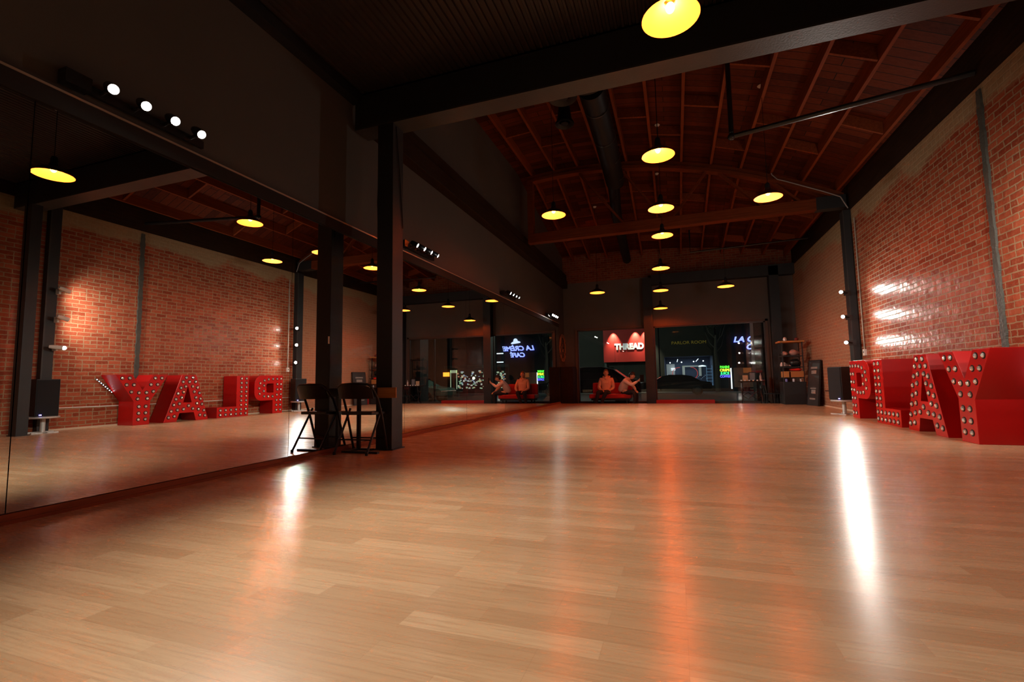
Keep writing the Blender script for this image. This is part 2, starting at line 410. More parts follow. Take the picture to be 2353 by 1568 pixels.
MB().box((-3.5, -.11, .43), (3.5, .10, .45)).build('flange', M_STEEL, lt)
# columns against the brick wall
def wall_column(label, y0, y1, z1=4.06, x0=3.32):
    t = thing('wall_column', label, 'column', (3.385, (y0 + y1) / 2, 0))
    b = (y1 - y0) / 2
    MB().box((x0 - 3.385, -b, 0), (.064, b, z1)).build('shaft', M_STEEL, t, bevel=.004)
    MB().box((x0 - 3.385 - .012, -b, 0), (x0 - 3.385, -b + .02, z1)).build('edge_strip', M_FLANGE, t)
    return t
wall_column('dark steel column with three bright spotlights, beside the far speaker', 10.86, 11.09)
wall_column('dark steel column beside the near speaker, seen in the mirror', 5.03, 5.2, x0=3.34)
tag(MB().box((2.76, 15.62, -.2), (3.02, 15.88, 4.06)).build('corner_column', M_STEEL), 'dark steel column between the right window and the brick wall', 'column')
tag(MB().box((-.9, 15.6, -.2), (-.62, 15.88, 4.0)).build('window_column', M_STEEL), 'dark steel column standing between the two shop windows', 'column')
tag(MB().box((-.62, 15.62, 3.78), (3.45, 15.88, 4.1)).build('header_beam', M_STEEL), 'black beam over the right window, from window column to brick wall', 'beam')
st = MB(); zs = [.0 + i * .025 for i in range(161)]
for i in range(160):
    wv = .040 + .006 * math.sin(i * .43) + .004 * math.sin(i * 1.1)
    st.box((3.425, 6.64 - wv, zs[i]), (3.449, 6.64 + wv, zs[i + 1]))
tag(st.build('concrete_strip', M_CONC), 'rough grey concrete strip running up the brick wall above the letters', 'strip')

# timber beam on the left wall
tb = thing('timber_beam', 'long dark timber beam along the left wall above the mirrors', 'beam', (-3.45, 10.3, 3.92))
MB().box((-.15, -5.4, 0), (.03, 5.55, .26)).build('lower_timber', M_BEAM, tb, bevel=.006)
MB().box((-.15, -5.4, .26), (.01, 5.5, .46)).build('upper_timber', M_BEAM, tb, bevel=.006)

# truss
tr = thing('roof_truss', 'brown bowstring timber truss spanning the room under the roof', 'truss', (0, 11, 4.15))
ch = MB()
for s in (-1, 1):
    ch.box((-3.32, s * .07 - .025, 0), (2.9, s * .07 + .025, .235))
ch.box((-3.32, -.06, .0), (3.38, .06, .03))
ch.build('bottom_chord', M_TIMBER, tr, bevel=.004)
MB().box((2.88, -.10, -.01), (3.40, .10, .25)).build('end_plate', M_STEEL, tr)
ar = MB(); n = 28
for i in range(n):
    a = -3.32 + 6.7 * i / n; b = -3.32 + 6.7 * (i + 1) / n; za, zb = zarch(a) - 4.15, zarch(b) - 4.15
    for zo, hh, yy in ((-.17, .07, .09), (-.10, .10, .06)):
        ar.add([(a, -yy, za + zo), (b, -yy, zb + zo), (b, yy, zb + zo), (a, yy, za + zo), (a, -yy, za + zo + hh), (b, -yy, zb + zo + hh), (b, yy, zb + zo + hh), (a, yy, za + zo + hh)],
               [(0, 3, 2, 1), (4, 5, 6, 7), (0, 1, 5, 4), (2, 3, 7, 6)])
ar.build('top_chord', M_TIMBER, tr)
MB().box((-3.32, -.08, .2), (-3.18, .08, zarch(-3.25) - 4.15 - .1)).build('king_post', M_TIMBER, tr)
for p, q in (((-2.0, 1.6), (-1.0, .24)), ((-.1, .24), (-1.0, 1.52)), ((.9, 1.26), (.1, .24)), ((.95, 1.26), (1.9, .24)), ((1.95, .9), (2.6, .24))):
    MB().bar((p[0], 0, p[1]), (q[0], 0, q[1]), .045, .10, (0, 1, 0)).build('web_member', M_TIMBER, tr)
tag(MB().tube([(2.09, 10.85, zarch(2.09) - .02), (2.1, 10.86, 5.0), (2.2, 10.86, 4.88), (2.32, 10.86, 4.83), (2.71, 10.86, 4.64), (3.0, 10.86, 4.50), (3.30, 10.88, 4.35), (3.42, 10.9, 4.10)], .011, 8).build('flexible_conduit', mat('grey_conduit', (.30, .27, .25), .45)),
    'thin grey flexible conduit drooping along the truss near the brick wall', 'conduit')
# sprinkler pipe
pp = thing('sprinkler_pipe', 'black pipe dropping from the roof and running to the brick wall', 'pipe', (.92, 7.25, 4.24))
MB().tube([(0, 0, zarch(.92) - 4.26), (0, 0, .06), (.02, -.01, .0), (2.52, -.57, .0)], .035, 12).build('pipe_run', M_BLACKG, pp)
MB().sphere((0, 0, 0), .055, 12, 8).build('elbow', M_BLACKG, pp, smooth=True)
tag(MB().tube([(.55, 14.2, zroof(.55, 14.2) - .02), (.55, 14.2, 4.35), (3.44, 13.9, 4.35)], .025, 10).build('sprinkler_pipe', M_BLACKG), 'second thin black pipe under the roof beyond the truss', 'pipe')
# duct
M_DUCT = mat('black_duct_steel', (.005, .004, .004), .45, spec=.3)
dt = thing('air_duct', 'black round air duct hanging under the wooden roof', 'duct', (-1.02, 8.2, 5.12))
MB().tube([(0, -1.4, .05), (-.02, .4, .05), (-.06, 2.05, 0)], .2, 24).build('duct_pipe', M_DUCT, dt, smooth=True)
for y in (-.9, .1, .9, 1.7):
    MB().tube([(0 - .02 * (y > 0), y, .05 - .012 * (y > 1)), (-.02 * (y > 0), y + .03, .05 - .012 * (y > 1))], .208, 24, caps=False).build('seam_ring', mat('duct_seam', (.10, .09, .08), .3, metal=.8), dt, smooth=True)
MB().tube([(-.06, 2.05, 0), (-.1, 2.12, -.02), (-.22, 3.6, -.20), (-.3, 7.0, -.55)], [.2, .13, .13, .13], 20).build('duct_pipe', M_DUCT, dt, smooth=True)
MB().tube([(-.02, -1.75, -.12), (-.02, -1.75, .12)], .26, 24).build('end_box', M_DUCT, dt, smooth=True)
for (x, y, z, r, lab) in ((-1.42, 6.6, 5.0, .21, 'black round air diffuser nearest the lintel'), (-1.72, 8.1, 5.45, .17, 'small black round air diffuser left of the duct')):
    t = thing('air_diffuser', lab, 'diffuser', (x, y, z))
    MB().lathe([(r * .55, .0), (r * .8, -.03), (r, -.04), (r * 1.04, -.02), (r * .8, .05), (r * .6, .3)], 28).build('bell', M_DUCT, t, smooth=True)
    MB().lathe([(.001, -.03), (r * .4, -.025), (r * .42, 0)], 20).build('centre_cone', M_DUCT, t, smooth=True)

# windows
M_FRAME = mat('dark_window_frame', (.05, .028, .02), .4)
for nm, x0, x1 in (('window_1', -3.14, -.88), ('window_2', -.62, 2.63)):
    wn = struct(MB().box((x0, YW - .01, -.02), (x0 + .04, YW + .06, 2.44)).box((x1 - .04, YW - .01, -.02), (x1, YW + .06, 2.44))
                .box((x0, YW - .01, 2.40), (x1, YW + .06, 2.44)).box((x0, YW - .01, -.02), (x1, YW + .06, .02)).build(nm, M_FRAME))
    MB().box((x0 + .04, YW + .020, .02), (x1 - .04, YW + .026, 2.40)).build('pane', M_GLASS, wn)
struct(MB().box((-3.22, YW - .03, -.1), (-3.14, YW, 2.50)).box((-3.14, YW - .03, 2.44), (-.88, YW, 2.50)).box((-.62, YW - .03, 2.44), (2.70, YW, 2.50)).box((2.63, YW - .03, -.2), (2.70, YW, 2.50)).build('trim_4', mat('brown_window_trim', (.09, .055, .04), .6)))

# mirrors, base strip and ledge
edges = [-.43, 1.605, 3.63, 5.69, 7.745, 9.75, 11.8, 13.85, 14.95]
mlab = ['first mirror sheet, at the left edge of the photo',
        'tall mirror sheet reflecting the letters and the brick wall',
        'tall mirror sheet behind the folding chair and the black post',
        'mirror sheet just past the black post, below the far row of spotlights',
        'mirror sheet reflecting the header wall over the shop windows',
        'mirror sheet reflecting the dark right shop window',
        'mirror sheet reflecting the blue neon and the red couch',
        'narrow last mirror sheet next to the wall clock']
for i in range(8):
    t = thing('wall_mirror', mlab[i], 'mirror', (XM, edges[i], .06), group='wall mirrors')
    L = edges[i + 1] - edges[i] - .005
    MB().add([(0, 0, 0), (0, L, 0), (0, L, 2.42), (0, 0, 2.42), (-.006, 0, 0), (-.006, L, 0), (-.006, L, 2.42), (-.006, 0, 2.42)],
             [(0, 1, 2, 3), (0, 4, 5, 1), (3, 2, 6, 7), (0, 3, 7, 4), (1, 5, 6, 2)]).build('glass_sheet', M_MIRROR, t)
    MB().box((-.026, 0, 0), (-.006, L, 2.42)).build('backing_board', M_BLACK, t)
struct(MB().box((XL, YB, 0), (XM + .012, 14.95, .055)).box((XM + .012, YB, 0), (XM + .03, 14.95, .02)).build('baseboard_left', M_BASEW))
struct(MB().box((XL, YB, 2.485), (XM + .02, 14.95, 2.61)).build('trim_5', mat('dark_brown_rail', (.020, .015, .013), .7, spec=.2)))
struct(MB().box((XM + .02, YB, 2.598), (XM + .026, 14.95, 2.612)).build('trim_6', mat('pale_metal_edge', (.50, .40, .32), .35, metal=.6)))
struct(MB().box((XR - .02, 5.17, 0), (XR, 14.85, .03)).build('baseboard_right', mat('pale_skirting', (.55, .42, .30), .5)))

# ------------------------------------------------------------------ lamps
M_BULB = emis('red_bulb_glow', (1, .095, .0055), BULB)
def pendant(label, x, y, z, r=.205):
    t = thing('pendant_lamp', label, 'lamp', (x, y, z), group='red pendant lamps')
    top = (zc if y < 4.6 else zroof(x, y) + .2) - z
    prof = [(r, 0), (r * 1.0, .006), (r * .93, .022), (r * .72, .060), (r * .45, .092), (r * .24, .112), (r * .2, .135), (.036, .16)]
    mb = MB()
    mb.m = 0; mb.lathe(prof, 40)
    mb.m = 1; mb.lathe([(a + .004 if i else a + .003, b + .004 if i else b - .001) for i, (a, b) in enumerate(prof)], 40)
    mb.build('shade', [M_ENAMEL, M_SHADEO], t, smooth=True)
    MB().lathe([(.038, .13), (.038, .20), (.030, .235), (.012, .25)], 20, cap0=True, cap1=True).build('socket', M_BLACKG, t, smooth=True)
    MB().sphere((0, 0, .078), .033, 12, 8, (1, 1, 1.25)).build('bulb', M_BULB, t, smooth=True)
    MB().tube([(0, 0, .25), (0, 0, top)], .004, 6).build('cord', M_BLACKG, t)
    MB().lathe([(.001, top - .035), (.03, top - .03), (.055, top - .004), (.055, top)], 16).build('canopy', mat('pale_canopy', (.55, .5, .45), .5), t, smooth=True)
    return t
pendant('red-lit pendant lamp nearest the camera, under the corrugated ceiling', .08, 3.46, 3.40)
pendant('red pendant lamp just beyond the lintel, second along the middle row', -.09, 6.17, 3.63)
pendant('red pendant lamp in the middle row, above the big roof truss chord', -.11, 7.955, 3.55)
pendant('red pendant lamp in the middle row, just below the truss chord', -.13, 9.68, 3.60)
pendant('red pendant lamp in the middle row, just beyond the truss', -.23, 11.77, 3.41)
pendant('red pendant lamp hanging beside the window column top', -.29, 13.5, 3.18)
pendant('lowest pendant lamp, hanging close to the right shop window', -.35, 15.03, 2.90)
pendant('red pendant lamp nearest the brick wall, before the truss', 1.515, 8.2, 3.59)
pendant('red pendant lamp hanging over the right shop window', 1.36, 13.5, 3.16)
pendant('red pendant lamp left of the middle row, above the mirrors', -1.87, 7.7, 3.59)
pendant('pinkish red pendant lamp over the left shop window and couch', -1.98, 13.1, 3.18)

def spot(parent, p, d, watts, size, blend, col, r=.022, name='spot_light'):
    l = bpy.data.lights.new(name, 'SPOT'); l.energy = watts; l.spot_size = size; l.spot_blend = blend; l.color = col; l.shadow_soft_size = r
    o = bpy.data.objects.new(name, l); COL.objects.link(o); o.parent = parent; o.location = p
    o.rotation_euler = Vector(d).to_track_quat('-Z', 'Y').to_euler(); return o
WARM = (1, .93, .80)
M_LENS = emis('white_lens_glow', (1, .97, .90), 60.)
def head(t, c, d, length=.11, r=.035, shell=M_BLACKG, watts=0, size=1.9, blend=.8, col=WARM):
    d = Vector(d).normalized(); u = Vector((0, 0, 1)); s = d.cross(u).normalized(); u = s.cross(d)
    T = frame(c, s, u, d * 1.0)
    T = Matrix.Translation(Vector(c)) @ Matrix((s, -u, d)).transposed().to_4x4() if False else Matrix.Translation(Vector(c)) @ d.to_track_quat('Z', 'Y').to_matrix().to_4x4()
    h = MB().lathe([(.010, -length), (r * .75, -length), (r, -length * .7), (r, 0), (r * .88, 0), (r * .86, -.008)], 20, T, cap0=True).build('lamp_head', shell, t, smooth=True)
    MB().lathe([(.0005, .006), (r * .5, .003), (r * .86, -.006)], 20, T).build('lens', M_LENS, h)
    if watts: spot(t, Vector(c) + d * .012, d, watts, size, blend, col, r * 1.0)
    return h
glab = ['row of four spotlights over the mirror, behind the camera',
        'row of four glaring white spotlights above the near mirror',
        'row of four spotlights just past the black post',
        'row of four small spotlights above the mirrored couch',
        'farthest row of four small spotlights, near the wall clock']
for gi, y0 in enumerate((-1.75, 2.22, 6.08, 10.1, 13.9)):
    t = thing('track_light', glab[gi], 'spotlight', (XM + .03, y0, 2.70), group='spotlight rows over the mirrors')
    MB().box((-.03, -.42, -.03), (.0, .42, .03)).build('track_bar', M_BLACKG, t)
    MB().box((-.03, -.52, -.045), (.05, -.38, .045)).build('mounting_box', M_BLACKG, t)
    for k in range(4):
        yk = -.305 + k * .203
        MB().tube([(0, yk, 0), (.06, yk, .01)], .012, 8).build('arm', M_BLACKG, t)
        head(t, (.13, yk, .005), (1, (.05, -.12, .42, .26, -.5)[gi] + .05 * (k - 1.5), -.62 - .06 * (k % 2)), watts=SPOT_W * (.3 if gi == 4 else 1), size=1.75, blend=1.0)
clab = (('on the far wall column', ((3.12, 10.66, 2.37), (3.12, 10.66, 1.885), (3.14, 10.66, 1.38)), (-.42, -1, -.12), ('top', 'middle', 'lowest'), 10.86),
        ('on the near wall column, seen in the mirror', ((3.14, 5.28, 2.49), (3.14, 5.28, 1.98), (3.12, 5.22, 1.47)), (.10, 1, -.28), ('top', 'middle', 'lowest'), 5.17))
for where, pts, d, names, yc in clab:
    for p, nm in zip(pts, names):
        t = thing('wall_spotlight', '%s bright spotlight %s' % (nm, where), 'spotlight', p, group='column spotlights')
        ys = (yc - p[1]); sg = 1 if ys > 0 else -1
        MB().box((.10, ys - sg * .03, -.05), (.22, ys - sg * .001, .05)).build('wall_bracket', M_WHITEP if yc < 8 else M_BLACKG, t)
        MB().tube([(.15, ys - sg * .03, 0), (.06, ys * .5, .01), (0, sg * .03, .0)], .012, 10).build('arm', M_WHITEP if yc < 8 else M_BLACKG, t)
        if yc < 8 and nm == 'lowest': d = (-.7, 1, -.12)
        head(t, (0, 0, 0), d, .18, .036, M_WHITEP if yc < 8 else M_BLACKG, watts=COL_W, size=2.95, blend=1.0, col=(1, .94, .84))

# ------------------------------------------------------------------ marquee letters (front plane x = 2.98, reading towards the camera)
XF, XBK = 2.98, 3.42
def letter(label, y0, outline, hole, bulbs):
    t = thing('marquee_letter', label, 'letter', (XF, y0, 0), group='red marquee letters')
    T = frame((0, 0, 0), (0, -1, 0), (0, 0, 1), (1, 0, 0))           # local x -> -y (reading direction), local y -> up, extruded into the room's wall side
    bm = bmesh.new()
    def ring(pts, x): return [bm.verts.new((x, -(u), v)) for u, v in pts]
    D = XBK - XF
    F, B = ring(outline, 0), ring(outline, D)
    es = []
    def loop(R):
        out = []
        for i in range(len(R)): out.append(bm.edges.new((R[i], R[(i + 1) % len(R)])))
        return out
    ef, eb = loop(F), loop(B)
    HF = HB = None
    if hole:
        HF, HB = ring(hole, 0), ring(hole, D * .55); ef += loop(HF)
    bmesh.ops.triangle_fill(bm, edges=ef, use_beauty=True)
    front = set(bm.faces)
    bmesh.ops.triangle_fill(bm, edges=eb, use_beauty=True)
    for i in range(len(F)):
        j = (i + 1) % len(F); bm.faces.new((F[i], F[j], B[j], B[i]))
    if hole:
        for i in range(len(HF)):
            j = (i + 1) % len(HF); bm.faces.new((HF[i], HF[j], HB[j], HB[i]))
        bm.faces.new(HB)
    bmesh.ops.recalc_face_normals(bm, faces=bm.faces)
    me = bpy.data.meshes.new('letter_body'); bm.to_mesh(me); bm.free()
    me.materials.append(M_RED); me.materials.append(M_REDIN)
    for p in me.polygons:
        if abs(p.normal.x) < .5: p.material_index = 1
    o = bpy.data.objects.new('letter_body', me); COL.objects.link(o); o.parent = t
    bv = o.modifiers.new('bevel', 'BEVEL'); bv.width = .004; bv.segments = 2; bv.limit_method = 'ANGLE'; bv.angle_limit = math.radians(50)
    global BULBSRC
    for (u, v) in bulbs:
        if BULBSRC is None:
            mb = MB(); Tn = frame((0, 0, 0), (0, 1, 0), (0, 0, 1), (-1, 0, 0)) @ Matrix.Translation((0, 0, 0))
            Tn = Matrix((( 0, 0, -1, 0), (0, 1, 0, 0), (1, 0, 0, 0), (0, 0, 0, 1)))
            mb.m = 0; mb.lathe([(.038, .0005), (.038, .003), (.034, .004), (.030, .002), (.018, .001), (.001, .001)], 18, Tn)
            mb.m = 1; mb.lathe([(.019, .001), (.0262, .004), (.0255, .010), (.020, .017), (.011, .0205), (.0005, .0215)], 14, Tn)
            b = mb.build('bulb', [M_SOCK, M_BULBG], t, smooth=True); b.location = (0, -u, v); BULBSRC = b
        else:
            b = BULBSRC.copy(); COL.objects.link(b); b.parent = t; b.location = (0, -u, v)
    return t
BULBSRC = None
def U(Y0, L): return [(Y0 - y, z) for y, z in L]
# P
arc = [(9.36, 1.0)] + [(9.36 - .22 * math.sin(a), .78 + .22 * math.cos(a)) for a in [PI / 12 * k for k in range(1, 7)]]
arc += [(9.14, .56)] + [(9.36 - .22 * math.cos(a), .56 - .21 * math.sin(a)) for a in [PI / 12 * k for k in range(1, 7)]]
harc = [(9.74, .79), (9.57, .79)] + [(9.57 - .07 * math.sin(a), .72 + .07 * math.cos(a)) for a in [PI / 8 * k for k in range(1, 5)]] + [(9.57 - .07 * math.cos(a), .62 - .07 * math.sin(a)) for a in [PI / 8 * k for k in range(0, 5)]] + [(9.74, .55)]
letter('large red marquee letter P, farthest of the four on the floor', 10.04, U(10.04, [(10.04, 0), (10.04, 1.0)] + arc + [(9.72, .35), (9.72, 0)]), U(10.04, harc),
       U(10.04, [(9.98, .91), (9.85, .91), (9.71, .91), (9.57, .90), (9.44, .87), (9.31, .80), (9.43, .74), (9.28, .67), (9.43, .60), (9.30, .53), (9.44, .46), (9.57, .45), (9.71, .45), (9.85, .49), (9.98, .50), (9.98, .77), (9.86, .77), (9.98, .63), (9.86, .63), (9.97, .35), (9.84, .35), (9.97, .22), (9.84, .22), (9.97, .09), (9.84, .09)]))
# L
letter('large red marquee letter L, between the P and the A', 8.97, U(8.97, [(8.97, 0), (8.97, .985), (8.63, .985), (8.63, .245), (8.12, .245), (8.12, 0)]), None,
       U(8.97, [(8.9 - .14 * c, .92 - .107 * k) for k in range(7) for c in (0, 1) if not (k == 0 and c == 1)] + [(8.90 - .138 * c, .172) for c in range(6)] + [(8.90 - .138 * c, .066) for c in range(6)] + [(8.76, .92)]))
# A
letter('large red marquee letter A, between the L and the Y', 7.91, U(7.91, [(7.91, 0), (7.60, 1.0), (7.27, 1.0), (6.92, 0), (7.19, 0), (7.25, .18), (7.57, .18), (7.62, 0)]), U(7.91, [(7.415, .76), (7.32, .40), (7.51, .40)]),
       U(7.91, [(7.52, .94), (7.37, .94), (7.58, .85), (7.44, .85), (7.30, .85), (7.63, .72), (7.52, .75), (7.36, .75), (7.26, .72), (7.56, .63), (7.68, .60), (7.32, .63), (7.20, .60), (7.60, .50), (7.71, .47), (7.28, .51), (7.16, .48), (7.63, .37), (7.75, .35), (7.24, .38), (7.12, .36), (7.67, .24), (7.80, .21), (7.54, .26), (7.44, .33), (7.33, .26), (7.20, .25), (7.07, .23), (7.83, .09), (7.71, .11), (7.14, .12), (7.02, .10)]))
# Y
letter('large red marquee letter Y, nearest the camera', 6.98, U(6.98, [(6.98, 1.0), (6.67, 1.0), (6.485, .69), (6.29, 1.0), (5.99, 1.0), (6.33, .47), (6.33, 0), (6.64, 0), (6.64, .47)]), None,
       U(6.98, [(6.85, .93), (6.72, .93), (6.24, .93), (6.11, .93), (6.77, .80), (6.64, .80), (6.32, .80), (6.19, .80), (6.69, .66), (6.56, .64), (6.42, .64), (6.28, .66), (6.58, .52), (6.40, .52), (6.56, .365), (6.43, .365), (6.56, .235), (6.43, .235), (6.56, .11), (6.43, .11)]))
# string of small white lamps behind the Y
t = thing('led_strip', 'short strip of small white lights behind the top of the letter Y', 'light strip', (3.40, 5.9, .93))
MB().bar((0, 0, 0), (0, .30, -.28), .02, .01, (1, 0, 0)).build('strip_backing', M_BLACK, t)
for k in range(8):
    MB().sphere((-.01, .02 + k * .037, -.02 - k * .035), .0065, 8, 6).build('led', emis('cool_led', (.85, .93, 1), 40.), t)

# ------------------------------------------------------------------ speakers
def speaker(label, x, y, rz):
    t = thing('loudspeaker', label, 'speaker', (x, y, 0), rz, group='black loudspeakers on stands')
    c = MB(); c.prism([(-.15, -.17), (.15, -.17), (.19, .17), (-.19, .17)], .63, Matrix.Translation((0, 0, .285)))
    c.build('cabinet', M_BLACK, t, bevel=.008)
    MB().box((-.14, -.185, .30), (.14, -.170, .90)).build('grille', mat('speaker_grille', (.010, .010, .012), .8, bump=.8, bscale=400), t)
    MB().box((.07, -.190, .305), (.10, -.186, .315)).build('led', emis('blue_led', (.25, .2, 1), 25.), t)
    MB().lathe([(.001, .245), (.20, .245), (.215, .255), (.215, .275), (.20, .285), (.001, .285)], 32).build('top_plate', M_ALU, t, smooth=True)
    MB().tube([(0, 0, .02), (0, 0, .245)], .035, 20).build('column', M_ALU, t, smooth=True)
    MB().box((-.17, -.15, 0), (.17, -.09, .02)).box((-.17, .09, 0), (.17, .15, .02)).box((-.03, -.15, 0), (.03, .15, .022)).build('base', M_ALU, t)
    return t
speaker('black loudspeaker on an aluminium stand beside the letter P', 3.04, 10.70, math.radians(-60))
speaker('black loudspeaker on a stand by the near wall column, seen in the mirror', 3.13, 5.01, math.radians(-78))

# ------------------------------------------------------------------ folding chair
M_CH = mat('dark_chair_metal', (.018, .013, .012), .28, spec=.6)
t = thing('folding_chair', 'black metal folding chair with its back to the camera, beside the black post', 'chair', (-3.29, 4.45, 0), math.radians(4))
W2 = .215
for s in (-1, 1):
    # long tube: top of the back, down to the front foot (away from the camera)
    MB().tube([(s * W2, .10, .012), (s * W2, -.03, .42), (s * W2 * .99, -.10, .58), (s * W2 * .98, -.19, .68)], .0135, 10).build('front_leg', M_CH, t, smooth=True)
    MB().tube([(s * (W2 - .02), -.28, .012), (s * (W2 - .02), -.03, .42), (s * (W2 - .02), .0, .47)], .0125, 10).build('rear_leg', M_CH, t, smooth=True)
    MB().tube([(s * W2, .10, 0), (s * W2, .10, .03)], .016, 10).build('foot_cap', M_BLACK, t)
    MB().tube([(s * (W2 - .02), -.28, 0), (s * (W2 - .02), -.28, .03)], .016, 10).build('foot_cap', M_BLACK, t)
MB().tube([(-W2 * .98, -.19, .68), (-W2 * .93, -.215, .72), (-W2 * .75, -.225, .74), (0, -.235, .748), (W2 * .75, -.225, .74), (W2 * .93, -.215, .72), (W2 * .98, -.19, .68)], .0135, 10).build('top_rail', M_CH, t, smooth=True)
MB().tube([(-W2, .06, .14), (W2, .06, .14)], .008, 8).build('cross_bar', M_CH, t)
MB().tube([(-W2 + .02, -.205, .15), (W2 - .02, -.205, .15)], .008, 8).build('cross_bar', M_CH, t)
mb = MB(); n = 14
for i in range(n):
    a, b = -1 + 2 * i / n, -1 + 2 * (i + 1) / n
    def pb(u, h): return (u * W2 * .97, -.185 - .055 * (1 - u * u) - (h - .60) * .38, h)
    lo, hi = (lambda u: .585), (lambda u: .738 - .05 * abs(u) ** 4)
    A_, B_, C_, D_ = pb(a, lo(a)), pb(b, lo(b)), pb(b, hi(b)), pb(a, hi(a))
    off = Vector((0, .012, 0))
    mb.add([A_, B_, C_, D_, Vector(A_) + off, Vector(B_) + off, Vector(C_) + off, Vector(D_) + off], [(0, 1, 2, 3), (7, 6, 5, 4), (0, 4, 5, 1), (3, 2, 6, 7)] + ([(0, 3, 7, 4)] if i == 0 else []) + ([(1, 5, 6, 2)] if i == n - 1 else []))
mb.build('backrest', M_CH, t, smooth=True)
sp = [(-.185, -.18), (.185, -.18), (.20, -.12), (.205, .10), (.185, .17), (.12, .20), (-.12, .20), (-.185, .17), (-.205, .10), (-.20, -.12)]
MB().prism(sp, .034, Matrix.Translation((0, 0, .405)) @ Matrix.Rotation(math.radians(-2), 4, 'X')).build('seat', M_CH, t, bevel=.006)

# narrow table at the post
t = thing('pedestal_table', 'small dark pedestal table with a wooden edge board between chair and post', 'table', (-3.27, 4.44, 0))
MB().box((-.24, -.04, .66), (.10, .115, .70)).box((.10, .075, .66), (.335, .115, .70)).box((-.20, .0, .60), (.10, .10, .66)).build('top', M_BLACK, t, bevel=.003)
MB().box((.10, .058, .585), (.338, .075, .70)).build('edge_board', M_WOODX, t)
MB().box((-.22, -.14, 0), (.24, -.10, .02)).box((-.22, .06, 0), (.03, .10, .02)).box((-.20, -.10, 0), (-.14, .10, .02)).build('base', M_BLACK, t)
MB().box((-.17, .05, .02), (-.135, .085, .62)).build('leg', M_BLACK, t)

# small things near the walls
t = thing('wall_outlet', 'small white outlet box with conduit beside the far wall column', 'outlet', (3.43, 10.66, 1.12))
MB().box((-.02, -.04, 0), (.02, .04, .12)).build('box', M_WHITEP, t)
MB().box((-.024, -.012, .05), (-.02, .012, .08)).build('receptacle', M_BLACK, t)
MB().tube([(0, 0, .12), (0, 0, 2.7)], .011, 8).build('conduit', mat('grey_pipe', (.42, .38, .32), .4, metal=.5), t)
tag(MB().tube([(3.436, 5.2, .40), (3.436, 7.0, .39), (3.436, 8.8, .40), (3.436, 10.8, .385)], .008, 6).build('wall_cable', M_WHITEP), 'thin pale cable running along the brick wall behind the letters', 'cable')
tag(MB().tube([(3.436, 11.1, .39), (3.436, 12.4, .40), (3.436, 13.4, .38)], .009, 6).build('wall_cable', M_BLACKG), 'thin dark cable on the brick wall between speaker and chalkboard', 'cable')
cp = []
for k in range(60):
    a = k * .62; cp.append((3.30 + .06 * math.cos(a) + .02 * math.sin(k * 1.3), 8.00 + .085 * math.sin(a), .012 + .0030 * k + .018 * abs(math.sin(k * 2.1))))
tag(MB().tube(cp, .008, 6).build('cable_coil', mat('pale_cable', (.62, .48, .42), .5)), 'pale tangled cable on the floor between the L and the A, seen in the mirror', 'cable')
tag(MB().tube([(3.2, 10.6, .01), (3.3, 10.45, .012), (3.28, 10.2, .012), (3.36, 10.08, .012)], .008, 6).build('floor_cable', M_BLACKG), 'black cable on the floor from the far speaker behind the P', 'cable')
tag(MB().box((XM, 4.155, 1.19), (XM + .002, 4.175, 1.27)).build('white_mark', M_WHITEP), 'short white mark on the mirror above the folding chair', 'mark')  # thin white rectangle on the mirror face

# leaning chalkboard
M_CHALK = mat('chalkboard', (.030, .026, .026), .5, noise=.8, nscale=5)
t = thing('chalkboard', 'tall dark chalkboard sign leaning on the brick wall beyond the speaker', 'sign', (3.24, 13.75, 0), math.radians(10))
T = Matrix.Rotation(math.radians(6), 4, 'Y')
MB().box((-.015, -.28, 0), (.015, .28, 1.13), T).build('board', M_CHALK, t)
for dy, dz, wd, hh in ((0, .93, .34, .05), (0, .80, .26, .09), (0, .42, .30, .03), (-.02, .30, .22, .10), (.02, .15, .30, .04)):
    MB().box((-.018, dy - wd / 2, dz), (-.0155, dy + wd / 2, dz + hh), T).build('chalk_drawing', mat('chalk_dust', (.22, .19, .17), .8, noise=.7, nscale=40), t)
MB().box((-.02, -.30, 0), (.02, -.28, 1.14), T).box((-.02, .28, 0), (.02, .30, 1.14), T).box((-.02, -.30, 1.13), (.02, .30, 1.15), T).build('frame', M_BLACK, t)
tag(MB().box((3.27, 14.10, 0), (3.42, 14.27, .62)).build('red_bin', mat('dark_red_plastic', (.25, .01, .01), .5), bevel=.02), 'small dark red bin between the shelf rack and the chalkboard', 'bin')

# rack with shelves on a black case
t = thing('shelf_rack', 'black shelf rack with wooden boards by the brick wall near the window', 'shelf', (2.98, 14.55, 0))
MB().box((-.27, -.27, 0), (.27, .22, .60)).build('base_cabinet', M_BLACK, t, bevel=.01)
for x_, y_ in ((-.24, -.2), (.24, -.2), (-.24, .18), (.24, .18)): MB().box((x_ - .012, y_ - .012, .6), (x_ + .012, y_ + .012, 1.66)).build('upright', M_BLACK, t)
for z_ in (.70, .98, 1.28): MB().box((-.25, -.21, z_), (.25, .2, z_ + .02)).build('shelf', M_BLACK, t)
MB().box((-.31, -.26, 1.66), (.29, .22, 1.70)).build('top_board', M_WOODX, t)
def blob(name, c, s, m, label, cat, seed=1, group=None):
    random.seed(seed); mb = MB().sphere((0, 0, 0), 1, 18, 12, s)
    for v in mb.v:
        k = 1 + .10 * math.sin(v.x * 31 + seed) + .09 * math.sin(v.y * 27 + v.z * 22 + seed * 2); v.x *= k; v.y *= k; v.z = max(-s[2] * .93, v.z * k)
    return tag(mb.build(name, m, smooth=True, loc=c), label, cat, group)
